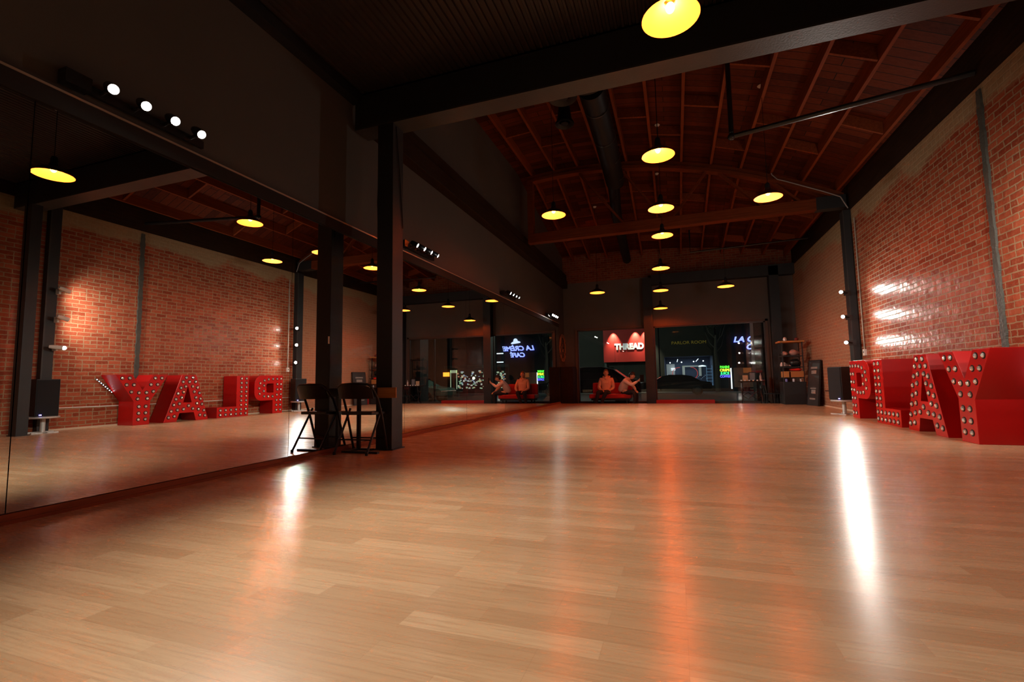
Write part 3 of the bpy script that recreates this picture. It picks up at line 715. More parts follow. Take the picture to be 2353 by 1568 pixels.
blob('duffel_bag', (3.05, 14.5, 1.385), (.14, .13, .085), mat('dusty_pink_cloth', (.38, .20, .17), .9), 'dusty pink bag on the upper shelf of the rack', 'bag', 2)
blob('cloth_bundle', (2.83, 14.46, 1.36), (.075, .11, .06), mat('pale_pink_cloth', (.55, .30, .24), .9), 'pale pink bundle at the left of the upper rack shelf', 'cloth', 3)
t = thing('sneaker', 'striped sports shoe on the middle shelf of the rack', 'shoe', (2.82, 14.42, 1.0), math.radians(20))
MB().prism([(-.13, 0), (.13, 0), (.135, .03), (.09, .06), (.0, .09), (-.04, .13), (-.11, .13), (-.14, .05)], .085, frame((0, .04, 0), (1, 0, 0), (0, 0, 1), (0, -1, 0))).build('upper', mat('white_leather', (.55, .45, .42), .5), t, bevel=.015)
for k in range(3): MB().box((-.05 + k * .035, -.05, .02), (-.035 + k * .035, .045, .10), Matrix.Shear('XZ', 4, (-.4, 0))).build('stripe', M_BLACK, t)
MB().box((-.14, -.05, 0), (.14, .045, .02)).build('sole', M_BLACK, t, bevel=.006)
blob('black_helmet', (3.06, 14.5, 1.11), (.13, .13, .11), M_BLACKG, 'round black helmet on the middle shelf of the rack', 'helmet', 5)
t = thing('storage_box', 'orange brown storage box on the lower shelf of the rack', 'box', (3.06, 14.49, .72))
MB().box((-.15, -.19, 0), (.15, .17, .16)).build('carton', mat('orange_box', (.42, .14, .035), .6), t, bevel=.004)
blob('folded_cloth', (3.07, 14.48, .925), (.14, .15, .045), mat('bright_red_cloth', (.75, .02, .01), .8), 'bright red folded cloth lying on the orange box', 'cloth', 6)
tag(MB().box((2.74, 14.30, .72), (2.87, 14.66, .88)).build('wooden_crate', M_WOODX, bevel=.004), 'small brown crate left of the orange box on the rack', 'crate')
random.seed(3)
for k, (lab, cc) in enumerate((('small blue tin at the left on the black rack base', (.16, .18, .5)), ('pale tin in the middle of the black rack base', (.5, .5, .55)), ('small grey jar at the right on the black rack base', (.28, .27, .26)))):
    tag(MB().lathe([(.028, 0), (.03, .01), (.03, .07), (.022, .08)], 14, cap0=True, cap1=True).build('small_jar', mat('jar_%d' % k, cc, .3), smooth=True, loc=(2.80 + k * .17, 14.33, .60)), lab, 'jar', 'jars on the rack base')
tag(MB().lathe([(.04, 0), (.05, .05), (.03, .10), (.001, .11)], 14, cap0=True).build('small_vase', M_ALU, smooth=True, loc=(2.84, 14.42, 1.70)), 'small shiny vase on the wooden top of the rack', 'vase')
blob('toy_ball', (3.12, 14.45, 1.745), (.05, .05, .045), mat('dark_red_ball', (.18, .02, .015), .5), 'dark red lump on the wooden top of the rack', 'ornament', 8)

# treadle table by the right window
t = thing('treadle_table', 'small table on an ornate cast iron base before the right window', 'table', (2.08, 15.3, -.2))
MB().box((-.33, -.2, .80), (.33, .2, .83)).build('top', M_BEAM, t, bevel=.004)
def scroll(cx, cy, cz, r, s):
    return [(cx, cy + s * (r * (1 - k / 26)) * math.cos(k * .45), cz + (r * (1 - k / 26)) * math.sin(k * .45)) for k in range(22)]
for s in (-1, 1):
    lg = MB().tube([(s * .25, -.17, 0), (s * .25, -.12, .2), (s * .25, -.04, .42), (s * .25, -.12, .62), (s * .25, -.15, .80)], .012, 8)
    lg.tube([(s * .25, .17, 0), (s * .25, .12, .2), (s * .25, .04, .42), (s * .25, .12, .62), (s * .25, .15, .80)], .012, 8)
    lg.tube(scroll(s * .25, 0, .22, .09, 1), .008, 6).tube(scroll(s * .25, 0, .62, .08, -1), .008, 6).tube([(s * .25, -.14, .12), (s * .25, .14, .12)], .01, 6)
    lg.build('iron_leg', M_BLACKG, t)
MB().tube([(-.25, 0, .40), (-.1, 0, .30), (.1, 0, .50), (.25, 0, .40)], .01, 6).tube([(-.25, 0, .40), (-.1, 0, .50), (.1, 0, .30), (.25, 0, .40)], .01, 6).build('cross_brace', M_BLACKG, t)
MB().box((-.18, -.12, .10), (.18, .10, .12)).build('treadle', M_BLACKG, t)
labs = ['leftmost', 'second from the left', 'third from the left', 'fourth from the left', 'fifth from the left', 'rightmost']
tea = None
for k in range(6):
    x_ = 1.80 + k * .105
    c = thing('tealight_glass', '%s small tealight glass along the front of the treadle table' % labs[k], 'candle glass', (x_, 15.14, .63), group='tealight glasses on the table')
    MB().lathe([(.018, 0), (.024, .005), (.026, .035), (.022, .036), (.020, .008)], 12, cap0=True).build('cup', mat('clear_cup', (.7, .7, .7), .1, metal=.3), c, smooth=True)
tag(MB().box((1.86, 15.33, .63), (2.0, 15.36, .80)).build('framed_card', mat('pale_card', (.45, .33, .20), .7)), 'pale square card standing at the left of the treadle table', 'card')
t = thing('picture_frame', 'dark picture frame standing in the middle of the treadle table', 'frame', (2.12, 15.36, .63))
MB().box((-.09, -.015, 0), (-.07, .015, .26)).box((.07, -.015, 0), (.09, .015, .26)).box((-.09, -.015, .24), (.09, .015, .26)).box((-.09, -.015, 0), (.09, .015, .02)).build('border', M_BLACK, t)
MB().box((-.07, -.004, .02), (.07, .004, .24)).build('print', mat('grey_print', (.16, .16, .17), .4), t)
t = thing('table_bottle', 'slim pale bottle at the right of the treadle table', 'bottle', (2.33, 15.3, .63))
MB().lathe([(.03, 0), (.032, .02), (.032, .14), (.012, .18), (.012, .22)], 14, cap0=True, cap1=True).build('body', mat('pale_bottle', (.35, .25, .22), .2), t, smooth=True)
MB().lathe([(.014, .22), (.014, .24)], 12, cap0=True, cap1=True).build('cap', M_BLACK, t)
# side chair beside it
t = thing('dining_chair', 'small dark chair with a red seat back beside the treadle table', 'chair', (2.62, 15.40, -.2), math.radians(90))
for s in (-1, 1):
    MB().tube([(s * .17, -.17, 0), (s * .17, -.17, .45)], .014, 8).build('leg', M_BLACKG, t)
    MB().tube([(s * .17, .17, 0), (s * .17, .17, .45), (s * .17, .21, .86)], .014, 8).build('leg', M_BLACKG, t)
MB().box((-.19, -.19, .44), (.19, .19, .47)).build('seat', M_BLACK, t, bevel=.006)
MB().box((-.18, .19, .70), (.18, .22, .86)).build('backrest', mat('worn_red', (.30, .02, .015), .5), t, bevel=.006)

# bench lip under the right window, reflected red light put into its colour
tag(MB().box((-.62, 15.62, -.2), (1.1, 15.86, .07)).build('window_bench', mat('red_reflection_bench', (.40, .012, .008), .3), bevel=.01), 'low glossy bench under the right shop window, reflected red light painted into it', 'bench')

# clock
t = thing('wall_clock', 'big round skeleton clock on the left wall beyond the mirrors', 'clock', (XL, 15.52, 1.83))
TX = frame((0.03, 0, 0), (0, 1, 0), (0, 0, 1), (1, 0, 0))
MC = mat('rusty_clock_metal', (.42, .17, .09), .5, metal=.3); MC2 = mat('clock_back', (.30, .11, .06), .6)
mb = MB().lathe([(.36, -.012), (.47, -.012), (.47, .012), (.36, .012), (.36, -.012)], 40, TX).build('dial_ring', MC, t)
MB().lathe([(.10, -.01), (.13, -.01), (.13, .01), (.10, .01), (.10, -.01)], 24, TX).build('inner_ring', MC, t)
num = MB()
NUM = ['XII', 'I', 'II', 'III', 'IIII', 'V', 'VI', 'VII', 'VIII', 'IX', 'X', 'XI']
for i, rn in enumerate(NUM):
    a = PI / 2 - i * PI / 6; R = TX @ Matrix.Rotation(a - PI / 2, 4, 'Z')
    wid = sum({'I': 1, 'V': 2, 'X': 2}[c] for c in rn) * .020; x_ = -wid / 2
    for c in rn:
        if c == 'I': num.box((x_ + .003, .36, .012), (x_ + .015, .47, .018), R); x_ += .020
        elif c == 'V': num.add([(x_, .47, .012), (x_ + .012, .47, .012), (x_ + .022, .36, .012), (x_ + .040, .47, .012), (x_ + .03, .47, .018), (x_ + .018, .36, .018)], [(0, 1, 2, 5), (2, 3, 4, 5)], R); x_ += .04
        else: num.add([(x_, .47, .013), (x_ + .01, .47, .013), (x_ + .038, .36, .013), (x_ + .028, .36, .013), (x_ + .028, .47, .015), (x_ + .038, .47, .015), (x_ + .01, .36, .015), (x_, .36, .015)], [(0, 1, 2, 3), (4, 5, 6, 7)], R); x_ += .04
num.build('numerals', M_BLACK, t)
for i in range(4):
    a = i * PI / 2 + PI / 4
    MB().bar(TX @ Vector((.13 * math.cos(a), .13 * math.sin(a), 0)), TX @ Vector((.36 * math.cos(a), .36 * math.sin(a), 0)), .012, .01, (1, 0, 0)).build('spoke', MC, t)
MB().bar(TX @ Vector((0, 0, .02)), TX @ Vector((.03, .26, .02)), .02, .006, (1, 0, 0)).build('minute_hand', M_BLACK, t)
MB().bar(TX @ Vector((0, 0, .022)), TX @ Vector((-.15, .10, .022)), .024, .006, (1, 0, 0)).build('hour_hand', M_BLACK, t)
MB().lathe([(.001, .03), (.03, .03), (.03, 0)], 16, TX).build('hub', M_BLACK, t)
# dark low cabinet under it
t = thing('side_cabinet', 'dark low cabinet under the clock beside the couch', 'cabinet', (-3.38, 15.45, -.2))
MB().box((-.2, -.35, 0), (.2, .35, 1.38)).build('body', M_BEAM, t, bevel=.006)
for s in (-1, 1): MB().box((.2, s * .175 - .16, .06), (.215, s * .175 + .16, 1.32)).build('door', M_BEAM, t, bevel=.004)

# couch
t = thing('couch', 'red armless couch under the left shop window', 'couch', (-2.0, 15.42, -.2))
MB().box((-.66, -.30, .34), (.66, .22, .48)).build('seat_cushion', M_COUCH, t, bevel=.03)
MB().box((-.62, .14, .46), (.66, .27, .86), Matrix.Rotation(math.radians(-6), 4, 'X')).build('back_cushion', M_COUCH, t, bevel=.03)
MB().box((-.60, -.25, .28), (.60, .2, .34)).build('frame', M_BLACK, t)
for x_ in (-.52, .52):
    for y_ in (-.2, .15): MB().box((x_ - .02, y_ - .02, 0), (x_ + .02, y_ + .02, .3)).build('leg', M_BLACK, t)

# ------------------------------------------------------------------ people
def skin_mesh(name, nodes, edges, material, parent=None, sub=2, root=0, loc=(0, 0, 0)):
    me = bpy.data.meshes.new(name); me.from_pydata([n[0] for n in nodes], edges, [])
    o = bpy.data.objects.new(name, me); COL.objects.link(o)
    o.modifiers.new('skin', 'SKIN')
    if not me.skin_vertices: me.attributes  # created with the modifier
    for i, sv in enumerate(me.skin_vertices[0].data):
        r = nodes[i][1]; sv.radius = (r, r) if isinstance(r, (int, float)) else r
        sv.use_root = (i == root)
    ss = o.modifiers.new('sub', 'SUBSURF'); ss.levels = sub; ss.render_levels = sub
    bpy.context.view_layer.update()
    dg = bpy.context.evaluated_depsgraph_get(); ev = o.evaluated_get(dg); m2 = bpy.data.meshes.new_from_object(ev)
    bpy.data.objects.remove(o)
    m2.materials.clear(); m2.materials.append(material)
    for p in m2.polygons: p.use_smooth = True
    o = bpy.data.objects.new(name, m2); COL.objects.link(o)
    if parent: o.parent = parent
    o.location = loc
    return o
def face_parts(t, c, fwd, up):
    c = Vector(c); f = Vector(fwd).normalized(); u = Vector(up).normalized(); s = f.cross(u).normalized(); u = s.cross(f)
    T = frame(c, s, f, u)
    mb = MB().sphere((0, 0, 0), 1, 24, 18, (.073, .092, .112))
    for v in mb.v:
        if v.z < 0: v.x *= 1 + v.z * 2.6; v.y *= 1 + v.z * 1.6
        if v.y > .05 and abs(v.x) < .018 and -.035 < v.z < .02: v.y += .020 * (1 - abs(v.x) / .018)
        if v.y > .05 and .008 < v.z < .028 and abs(v.x) > .02: v.y -= .008
    mb.v = [T @ v for v in mb.v]
    for s_ in (-1, 1):
        mb.sphere(T @ Vector((s_ * .074, -.005, -.01)), .022, 10, 8, (.5, 1, 1.3))
        mb.tube([T @ Vector((s_ * .030, .078, .016)), T @ Vector((s_ * .030, .086, .016))], .006, 8)
    mb.tube([T @ Vector((-.02, .074, -.048)), T @ Vector((0, .080, -.050)), T @ Vector((.02, .074, -.048))], .006, 8)
    return mb
def hand_nodes(nodes, edges, wrist_i, W, d, n, curl=.5, s=1.):
    """five fingers and a thumb side: d = direction of the hand, n = palm normal"""
    d = Vector(d).normalized(); n = Vector(n).normalized(); sd = d.cross(n).normalized(); W = Vector(W)
    nodes.append((tuple(W + d * .045 * s), .024 * s)); pi_ = len(nodes) - 1; edges.append((wrist_i, pi_))
    for k, (off, L) in enumerate(((-.026, .062), (-.009, .072), (.009, .068), (.026, .054))):
        b = W + d * .082 * s + sd * off * s; m = b + (d * math.cos(curl) + n * math.sin(curl)) * L * .55 * s; e = m + (d * math.cos(2 * curl) + n * math.sin(2 * curl)) * L * .5 * s
        i0 = len(nodes); nodes += [(tuple(b), .0105 * s), (tuple(m), .0088 * s), (tuple(e), .0072 * s)]
        edges += [(pi_, i0), (i0, i0 + 1), (i0 + 1, i0 + 2)]
    b = W + d * .03 * s - sd * .034 * s + n * .01 * s; e = b + (d * .7 - sd * .5 + n * .5) * .045 * s
    i0 = len(nodes); nodes += [(tuple(b), .011 * s), (tuple(e), .009 * s)]; edges += [(pi_, i0), (i0, i0 + 1)]
def join(objs, name, material, parent):
    mb = []
    me = bpy.data.meshes.new(name); bm = bmesh.new()
    for o in objs:
        tmp = o.data.copy() if isinstance(o, bpy.types.Object) else o
        bm.from_mesh(tmp)
    bm.to_mesh(me); bm.free()
    me.materials.append(material)
    for p in me.polygons: p.use_smooth = True; p.material_index = 0
    for o in objs: bpy.data.objects.remove(o)
    r = bpy.data.objects.new(name, me); COL.objects.link(r); r.parent = parent
    return r

def person(label, loc, J, hands, cloth, hairm, facing, hood=False, hairlen=.02):
    t = thing('person', label, 'person', loc)
    V = Vector
    nodes = [(J['pelvis'], (.14, .11)), (J['waist'], (.125, .10)), (J['chest'], (.15, .105)), (J['neck0'], (.055, .055)), (J['neck1'], (.048, .05))]
    edges = [(0, 1), (1, 2), (2, 3), (3, 4)]
    for s in ('l', 'r'):
        i = len(nodes)
        nodes += [(J['sh_' + s], .052), (J['el_' + s], .038), (J['wr_' + s], .024)]
        edges += [(2, i), (i, i + 1), (i + 1, i + 2)]
        hd, hn, cu = hands[s]
        hand_nodes(nodes, edges, i + 2, J['wr_' + s], hd, hn, cu)
        i = len(nodes)
        nodes += [(J['hip_' + s], .082), (J['kn_' + s], .056), (J['ca_' + s], .046), (J['an_' + s], .034), (J['ft_' + s], (.036, .028)), (J['to_' + s], (.034, .018))]
        edges += [(0, i)] + [(i + k, i + k + 1) for k in range(5)]
    body = skin_mesh('body', nodes, edges, M_SKIN, None, 2)
    hd = face_parts(t, J['head'], *facing).build('head', M_SKIN, None, smooth=False)
    body = join([body, hd], 'body', M_SKIN, t)
    f_ = V(facing[0]).normalized(); u_ = V(facing[1]).normalized(); r_ = f_.cross(u_).normalized(); u_ = r_.cross(f_); TF = frame(J['head'], r_, f_, u_)
    ey = MB()
    for q in (-1, 1): ey.sphere(TF @ V((q * .030, .083, .016)), .0085, 10, 8).tube([TF @ V((q * .018, .088, .036)), TF @ V((q * .044, .082, .036))], .0035, 6)
    ey.build('eyes', M_HAIRK, t)
    MB().tube([TF @ V((-.020, .082, -.048)), TF @ V((0, .088, -.050)), TF @ V((.020, .082, -.048))], .0045, 6).build('mouth', mat('lips', (.40, .12, .09), .5), t)
    # shirt or hoodie, grown a little larger than the body
    g = .018
    nd = [(J['pelvis2'], (.150 + g, .125 + g)), (J['waist'], (.145 + g, .118 + g)), (J['chest'], (.155 + g, .11 + g)), (J['collar'], (.075, .07))]
    ed = [(0, 1), (1, 2), (2, 3)]
    for s in ('l', 'r'):
        i = len(nd); e, wv = V(J['el_' + s]), V(J['wr_' + s])
        nd += [(J['sh_' + s], .066), (J['el_' + s], .054), (tuple(e.lerp(wv, .55)), .046), (tuple(e.lerp(wv, .93)), .036)]
        ed += [(2, i), (i, i + 1), (i + 1, i + 2), (i + 2, i + 3)]
    top = skin_mesh('hoodie' if hood else 'shirt', nd, ed, cloth, t, 2)
    if hood:
        hc = V(J['collar'])
        MB().tube([hc + V((-.09, -.03, .0)), hc + V((-.10, .05, .03)), hc + V((0, .09, .05)), hc + V((.10, .05, .03)), hc + V((.09, -.03, 0)), hc + V((0, -.08, -.04))], .034, 12, closed=True).build('hood', cloth, t, smooth=True)
    nd = [(J['pelvis'], (.125, .105)), (tuple(V(J['pelvis']).lerp(V(J['waist']), .45)), (.12, .10))]; ed = [(0, 1)]
    for s in ('l', 'r'):
        i = len(nd)
        nd += [(J['hip_' + s], .098), (J['kn_' + s], .070), (J['ca_' + s], .058), (tuple(V(J['ca_' + s]).lerp(V(J['an_' + s]), .8)), .048)]
        ed += [(0, i)] + [(i + k, i + k + 1) for k in range(3)]
    skin_mesh('trousers', nd, ed, M_PANTS, t, 2)
    # hair cap
    f = V(facing[0]).normalized(); u = V(facing[1]).normalized(); s_ = f.cross(u).normalized(); u = s_.cross(f)
    T = frame(J['head'], s_, f, u)
    mb = MB().sphere((0, 0, 0), 1, 22, 16, (.084, .102, .122)); keep = []
    for fc in mb.f:
        c = sum((mb.v[i] for i in fc), Vector()) / len(fc)
        if c.z > .045 or (c.y < .01 and c.z > -.04 - hairlen) or (abs(c.x) > .055 and c.y < .04 and c.z > -.01): keep.append(fc)
    mb.f = keep; mb.mi = [0] * len(keep)
    for v in mb.v:
        k = 1 + .03 * math.sin(v.x * 130) + .03 * math.sin(v.y * 110); v.x *= k; v.y = (v.y - .012) * k; v.z = v.z * k + .008
    mb.v = [T @ v for v in mb.v]
    h = mb.build('hair', hairm, t, smooth=True); sm = h.modifiers.new('thick', 'SOLIDIFY'); sm.thickness = .012
    return t
# left sitter: leaning back, hands in lap, legs out to the left
J = dict(pelvis=(0, .02, .52), pelvis2=(0, .0, .50), waist=(0, .07, .66), chest=(0, .11, .86), neck0=(0, .10, 1.01), neck1=(0, .085, 1.07), collar=(0, .10, 1.0), head=(.0, .06, 1.155),
         sh_l=(-.185, .10, .95), el_l=(-.235, .0, .68), wr_l=(-.13, -.16, .60), sh_r=(.185, .10, .95), el_r=(.235, .0, .68), wr_r=(.14, -.15, .60),
         hip_l=(-.09, -.08, .52), kn_l=(-.20, -.40, .55), ca_l=(-.23, -.42, .38), an_l=(-.30, -.44, .10), ft_l=(-.31, -.50, .05), to_l=(-.33, -.58, .035),
         hip_r=(.09, -.08, .52), kn_r=(.05, -.40, .56), ca_r=(-.03, -.44, .38), an_r=(-.13, -.48, .10), ft_r=(-.14, -.54, .05), to_r=(-.15, -.62, .035))
person('person in a peach hoodie leaning back on the left of the couch', (-2.14, 15.38, -.2), J,
       {'l': ((.7, -.5, -.2), (0, .3, -1), .5), 'r': ((-.7, -.5, -.2), (0, .3, -1), .5)}, M_HOOD, M_HAIRB, ((.12, -1, .12), (0, .1, 1)), hood=True, hairlen=.03)
# right sitter: bent forward to the right, arm raised with a tablet
J = dict(pelvis=(0, .0, .52), pelvis2=(.0, .0, .50), waist=(.03, -.02, .68), chest=(.14, -.05, .87), neck0=(.24, -.08, .97), neck1=(.28, -.09, 1.0), collar=(.23, -.08, .96), head=(.335, -.10, 1.045),
         sh_l=(.11, -.22, .90), el_l=(.33, -.30, .76), wr_l=(.52, -.24, .88), sh_r=(.20, .11, .91), el_r=(.38, -.02, .68), wr_r=(.44, -.14, .58),
         hip_l=(.08, -.10, .52), kn_l=(.40, -.30, .54), ca_l=(.42, -.30, .38), an_l=(.38, -.32, .10), ft_l=(.42, -.38, .05), to_l=(.46, -.45, .035),
         hip_r=(.10, .05, .52), kn_r=(.44, -.08, .54), ca_r=(.46, -.08, .38), an_r=(.44, -.10, .10), ft_r=(.49, -.14, .05), to_r=(.55, -.18, .035))
person('person in a pale shirt bent forward on the couch, holding up a tablet', (-1.64, 15.34, -.2), J,
       {'l': ((.8, .2, .6), (0, 1, .2), .7), 'r': ((.4, -.8, -.2), (0, 0, -1), .4)}, M_SHIRT, M_HAIRK, ((.85, -.4, -.45), (.4, 0, .9)), hood=False, hairlen=.05)
t = thing('tablet', 'dark tablet held up by the person in the pale shirt', 'tablet', (-1.0, 15.16, .74), math.radians(60))
MB().box((-.10, -.006, -.09), (.10, .006, .13)).build('casing', M_BLACKG, t, bevel=.004)
MB().box((-.09, .006, -.08), (.09, .008, .12)).build('screen', mat('dim_screen', (.04, .06, .05), .1, emit=(.1, .2, .15), es=.3), t)

# ------------------------------------------------------------------ lettering helper
def text_mesh(name, s, size, depth, material, parent, loc, rot, offset=0., shear=0., extr=True, tube=0., align='LEFT', sx=1.):
    cu = bpy.data.curves.new(name, 'FONT'); cu.body = s; cu.size = size; cu.align_x = align; cu.shear = shear; cu.offset = offset
    if tube: cu.fill_mode = 'NONE'; cu.bevel_depth = tube; cu.bevel_resolution = 1; cu.extrude = 0
    else: cu.extrude = depth
    o = bpy.data.objects.new(name, cu); COL.objects.link(o)
    bpy.context.view_layer.update()
    me = bpy.data.meshes.new_from_object(o.evaluated_get(bpy.context.evaluated_depsgraph_get()))
    bpy.data.objects.remove(o)
    me.materials.clear(); me.materials.append(material)
    r = bpy.data.objects.new(name, me); COL.objects.link(r)
    if parent: r.parent = parent
    r.location = loc; r.rotation_euler = rot; r.scale = (sx, 1, 1)
    return r
RX = (PI / 2, 0, 0)
text_mesh('chest_print', 'NICE', .07, .001, mat('pale_print', (.75, .55, .42), .8), [x for x in bpy.data.objects if x.name == 'person'][0], (-.085, -.085, .84), (math.radians(75), 0, 0), offset=.002)

# ------------------------------------------------------------------ street outside
YF = 38.6
tag(MB().box((-14, 16.25, -.45), (22, 21, -.25)).build('sidewalk', M_WALK), kind='structure')
tag(MB().box((-14, 21, -.55), (22, 36, -.35)).build('street', M_ROAD), kind='structure')
tag(MB().box((-14, 36, -.5), (22, YF + 6, -.30)).build('sidewalk', M_WALK), kind='structure')
tag(MB().box((2.35, 16.25, -.3), (2.75, 16.9, 3.2)).build('entry_pier', M_BLACK), 'black pier just outside the right end of the shop window', 'pier')

bd = thing('parlor_building', 'dark shop front across the street with gold letters and a lit interior', 'building', (.9, YF, -.3))
MB().box((-2.0, 0, 2.72), (2.0, .4, 6.5)).box((-2.0, 0, 0), (-1.7, .4, 2.72)).box((1.82, 0, 0), (2.0, .4, 2.72)).box((-1.7, 0, 0), (1.82, .3, .45)).build('front_wall', M_FACADE, bd)
MI = mat('blue_grey_interior', (.10, .13, .20), .7)
MB().box((-1.7, 4.0, 0), (1.82, 4.1, 2.8)).box((-1.75, .4, 0), (-1.7, 4, 2.8)).box((1.82, .4, 0), (1.87, 4, 2.8)).box((-1.7, .4, -.02), (1.82, 4, .0)).box((-1.7, .4, 2.8), (1.82, 4, 2.85)).build('interior', MI, bd)
text_mesh('gold_letter_sign', 'PARLOR ROOM', .33, .02, mat('dull_gold', (.5, .38, .06), .5, emit=(.5, .36, .04), es=.10), bd, (-1.12, -.03, 3.67), RX, sx=1.10)
MB().box((-1.62, 3.8, 0), (-.95, 3.95, 2.25)).build('bright_doorway', mat('glowing_wall', (.5, .5, .48), .8, emit=(.6, .68, .7), es=.16), bd)  # glow stands in for light falling on the doorway wall
MB().box((-1.5, 3.7, 0), (-1.08, 3.79, 1.35)).build('inner_door', M_BLACK, bd)
MB().box((-1.25, 3.6, 1.72), (-.9, 3.64, 1.78)).box((-1.25, 3.6, 1.84), (-.9, 3.64, 1.90)).build('tube_light', emis('cool_tube', (.75, .9, 1), 2.2), bd)
MB().box((-.35, 3.7, 1.2), (-.15, 3.75, 2.05)).box((.95, 3.7, 1.2), (1.15, 3.75, 2.05)).box((-.35, 3.7, 1.98), (1.15, 3.75, 2.08)).build('white_frame', mat('glowing_panel', (.6, .62, .55), .7, emit=(.6, .65, .5), es=.14), bd)  # frame glows in place of interior light on it
mb = MB().tube([(-.62 + .52 * math.cos(a), 2.6, 1.42 + .5 * math.sin(a)) for a in [PI * .45 + k * PI * 1.1 / 16 for k in range(17)]], .022, 6)
mb.tube([(.28 + .52 * math.cos(a), 2.6, 1.42 + .5 * math.sin(a)) for a in [-PI * .5 + k * PI / 16 for k in range(17)]], .022, 6)
mb.build('neon_ring', emis('red_neon', (1, .10, .08), .55), bd)
for x_, z_ in ((-1.28, 2.28), (-.42, 2.30), (.48, 2.33), (1.18, 2.36)): MB().sphere((x_, 1.0, z_), .045, 10, 8).build('track_lamp', emis('cool_lamp', (.85, .95, 1), 6.), bd)
for x_, dx in ((-.75, .06), (.68, .2)): MB().bar((x_, 2.0, 2.36), (x_ + dx, 2.0, 2.58), .05, .05).build('tube_light', emis('cool_tube', (.75, .9, 1), 2.2), bd)
MB().lathe([(.30, 0), (.24, .07), (.06, .11)], 20, Matrix.Translation((1.15, 2.2, 1.95)), cap0=True).build('hanging_shade', mat('glowing_shade', (.8, .85, .85), .5, emit=(.75, .95, 1), es=1.3), bd)
lad = MB()
for x_ in (1.38, 1.78): lad.box((x_ - .02, .8, .0), (x_ + .02, .84, 2.0))
for k in range(7): lad.box((1.38, .8, .28 + k * .24), (1.78, 1.0, .31 + k * .24))
lad.build('shelf_ladder', mat('blue_lit_metal', (.3, .5, .7), .4, emit=(.25, .50, .8), es=.22), bd)
MB().box((1.42, .7, .05), (1.78, .9, .38)).build('bright_crate', mat('lit_crate', (.5, .6, .8), .5, emit=(.5, .7, 1), es=.5), bd)
for k in range(9): MB().box((.55 + .1 * k, 1.3, .95 + .09 * (k % 4)), (.64 + .1 * k, 1.35, .975 + .09 * (k % 4))).build('display_shelf', mat('glowing_shelf', (.5, .6, .7), .5, emit=(.4, .55, .75), es=.35), bd)  # small shelves glow in place of lamp light
pl_ = bpy.data.lights.new('interior_light', 'AREA'); pl_.energy = 22; pl_.size = 2; pl_.color = (.7, .85, 1)
o = bpy.data.objects.new('interior_light', pl_); COL.objects.link(o); o.parent = bd; o.location = (0, 2.2, 2.7)

# THREAD sign
tsn = thing('thread_sign', 'large red lit sign reading THREAD seen through the left window', 'sign', (-3.72, YF - .7, 2.1))
MB().box((-1.66, 0, 0), (1.68, .25, 2.6)).build('panel', mat('red_sign_panel', (.55, .03, .022), .6, noise=.08, nscale=1), tsn)
MB().box((-.79, -.004, 0), (-.77, 0, 2.6)).build('panel_joint', mat('sign_joint', (.15, .01, .01), .6), tsn)
text_mesh('sign_letters', 'THREAD', .62, .015, mat('white_sign_letter', (.85, .88, .86), .5, emit=(.8, .9, .92), es=.28), tsn, (-.76, -.02, 1.0), RX, offset=.04, sx=.93)
MB().box((-1.66, .3, -2.4), (-1.5, .5, 2.6)).build('side_post', mat('grey_post', (.15, .17, .16), .6), tsn)
for x_ in (-.85, .85, 1.62):
    MB().tube([(x_, -.02, 2.7), (x_, -.32, 2.72), (x_, -.34, 2.60)], .03, 8).build('sign_lamp', M_BLACK, tsn)
    spot(tsn, (x_, -.33, 2.57), (0, .34, -1), 650, 1.15, 1.0, (1, .85, .62), .03, 'sign_spot')
MB().box((-1.7, .02, 2.6), (1.7, .4, 2.8)).build('cap', M_BLACK, tsn)
bb = thing('street_building', 'plain dark building behind the red sign across the street', 'building', (-6.2, YF, -.3))
MB().box((-6, 0, 0), (5.0, .5, 7)).build('front_wall', M_FACADE, bb)
MB().box((-1.6, -.02, .4), (1.5, 0, 2.0)).build('shop_pane', mat('black_glass', (.01, .012, .012), .1), bb)

# cafe building with neon
cb = thing('cafe_building', 'dark cafe front across the street carrying a blue neon sign', 'building', (8.4, YF, -.3))
MB().box((-5.4, 0, 0), (7.5, .5, 7)).build('front_wall', mat('cafe_wall', (.02, .022, .024), .8), cb)
MB().box((-4.3, -.02, .3), (-3.0, 0, 1.75)).build('shop_pane', mat('brown_lit_pane', (.10, .05, .03), .5, emit=(.20, .10, .06), es=.10), cb)
nb = emis('blue_neon', (.10, .13, 1.0), 2.6); nw = emis('white_blue_neon', (.55, .68, 1.0), 2.4)
ns = thing('neon_sign', 'blue neon sign reading LA CREME CAFE with a white hat above it', 'sign', (5.85, YF - .12, 2.7))
text_mesh('neon_letters', 'LA CRÈME', .56, 0, nb, ns, (-1.68, -.02, .66), RX, shear=.25, tube=.020, sx=1.12)
text_mesh('neon_letters', 'LA CRÈME', .56, 0, nw, ns, (-1.66, -.05, .67), RX, shear=.25, tube=.008, sx=1.12)
text_mesh('neon_letters', 'CAFÉ', .52, 0, nb, ns, (-.85, -.02, .10), RX, shear=.25, tube=.020, sx=1.08)
text_mesh('neon_letters', 'CAFÉ', .52, 0, nw, ns, (-.83, -.05, .11), RX, shear=.25, tube=.008, sx=1.08)
TH = frame((.02, -.02, 1.36), (1, 0, 0), (0, 0, 1), (0, -1, 0)) @ Matrix.Rotation(math.radians(-6), 4, 'Z')
hm = MB().prism([(.44 * math.cos(a), .115 * math.sin(a) - .03 * math.cos(2 * a)) for a in [2 * PI * k / 28 for k in range(28)]], .04, TH)
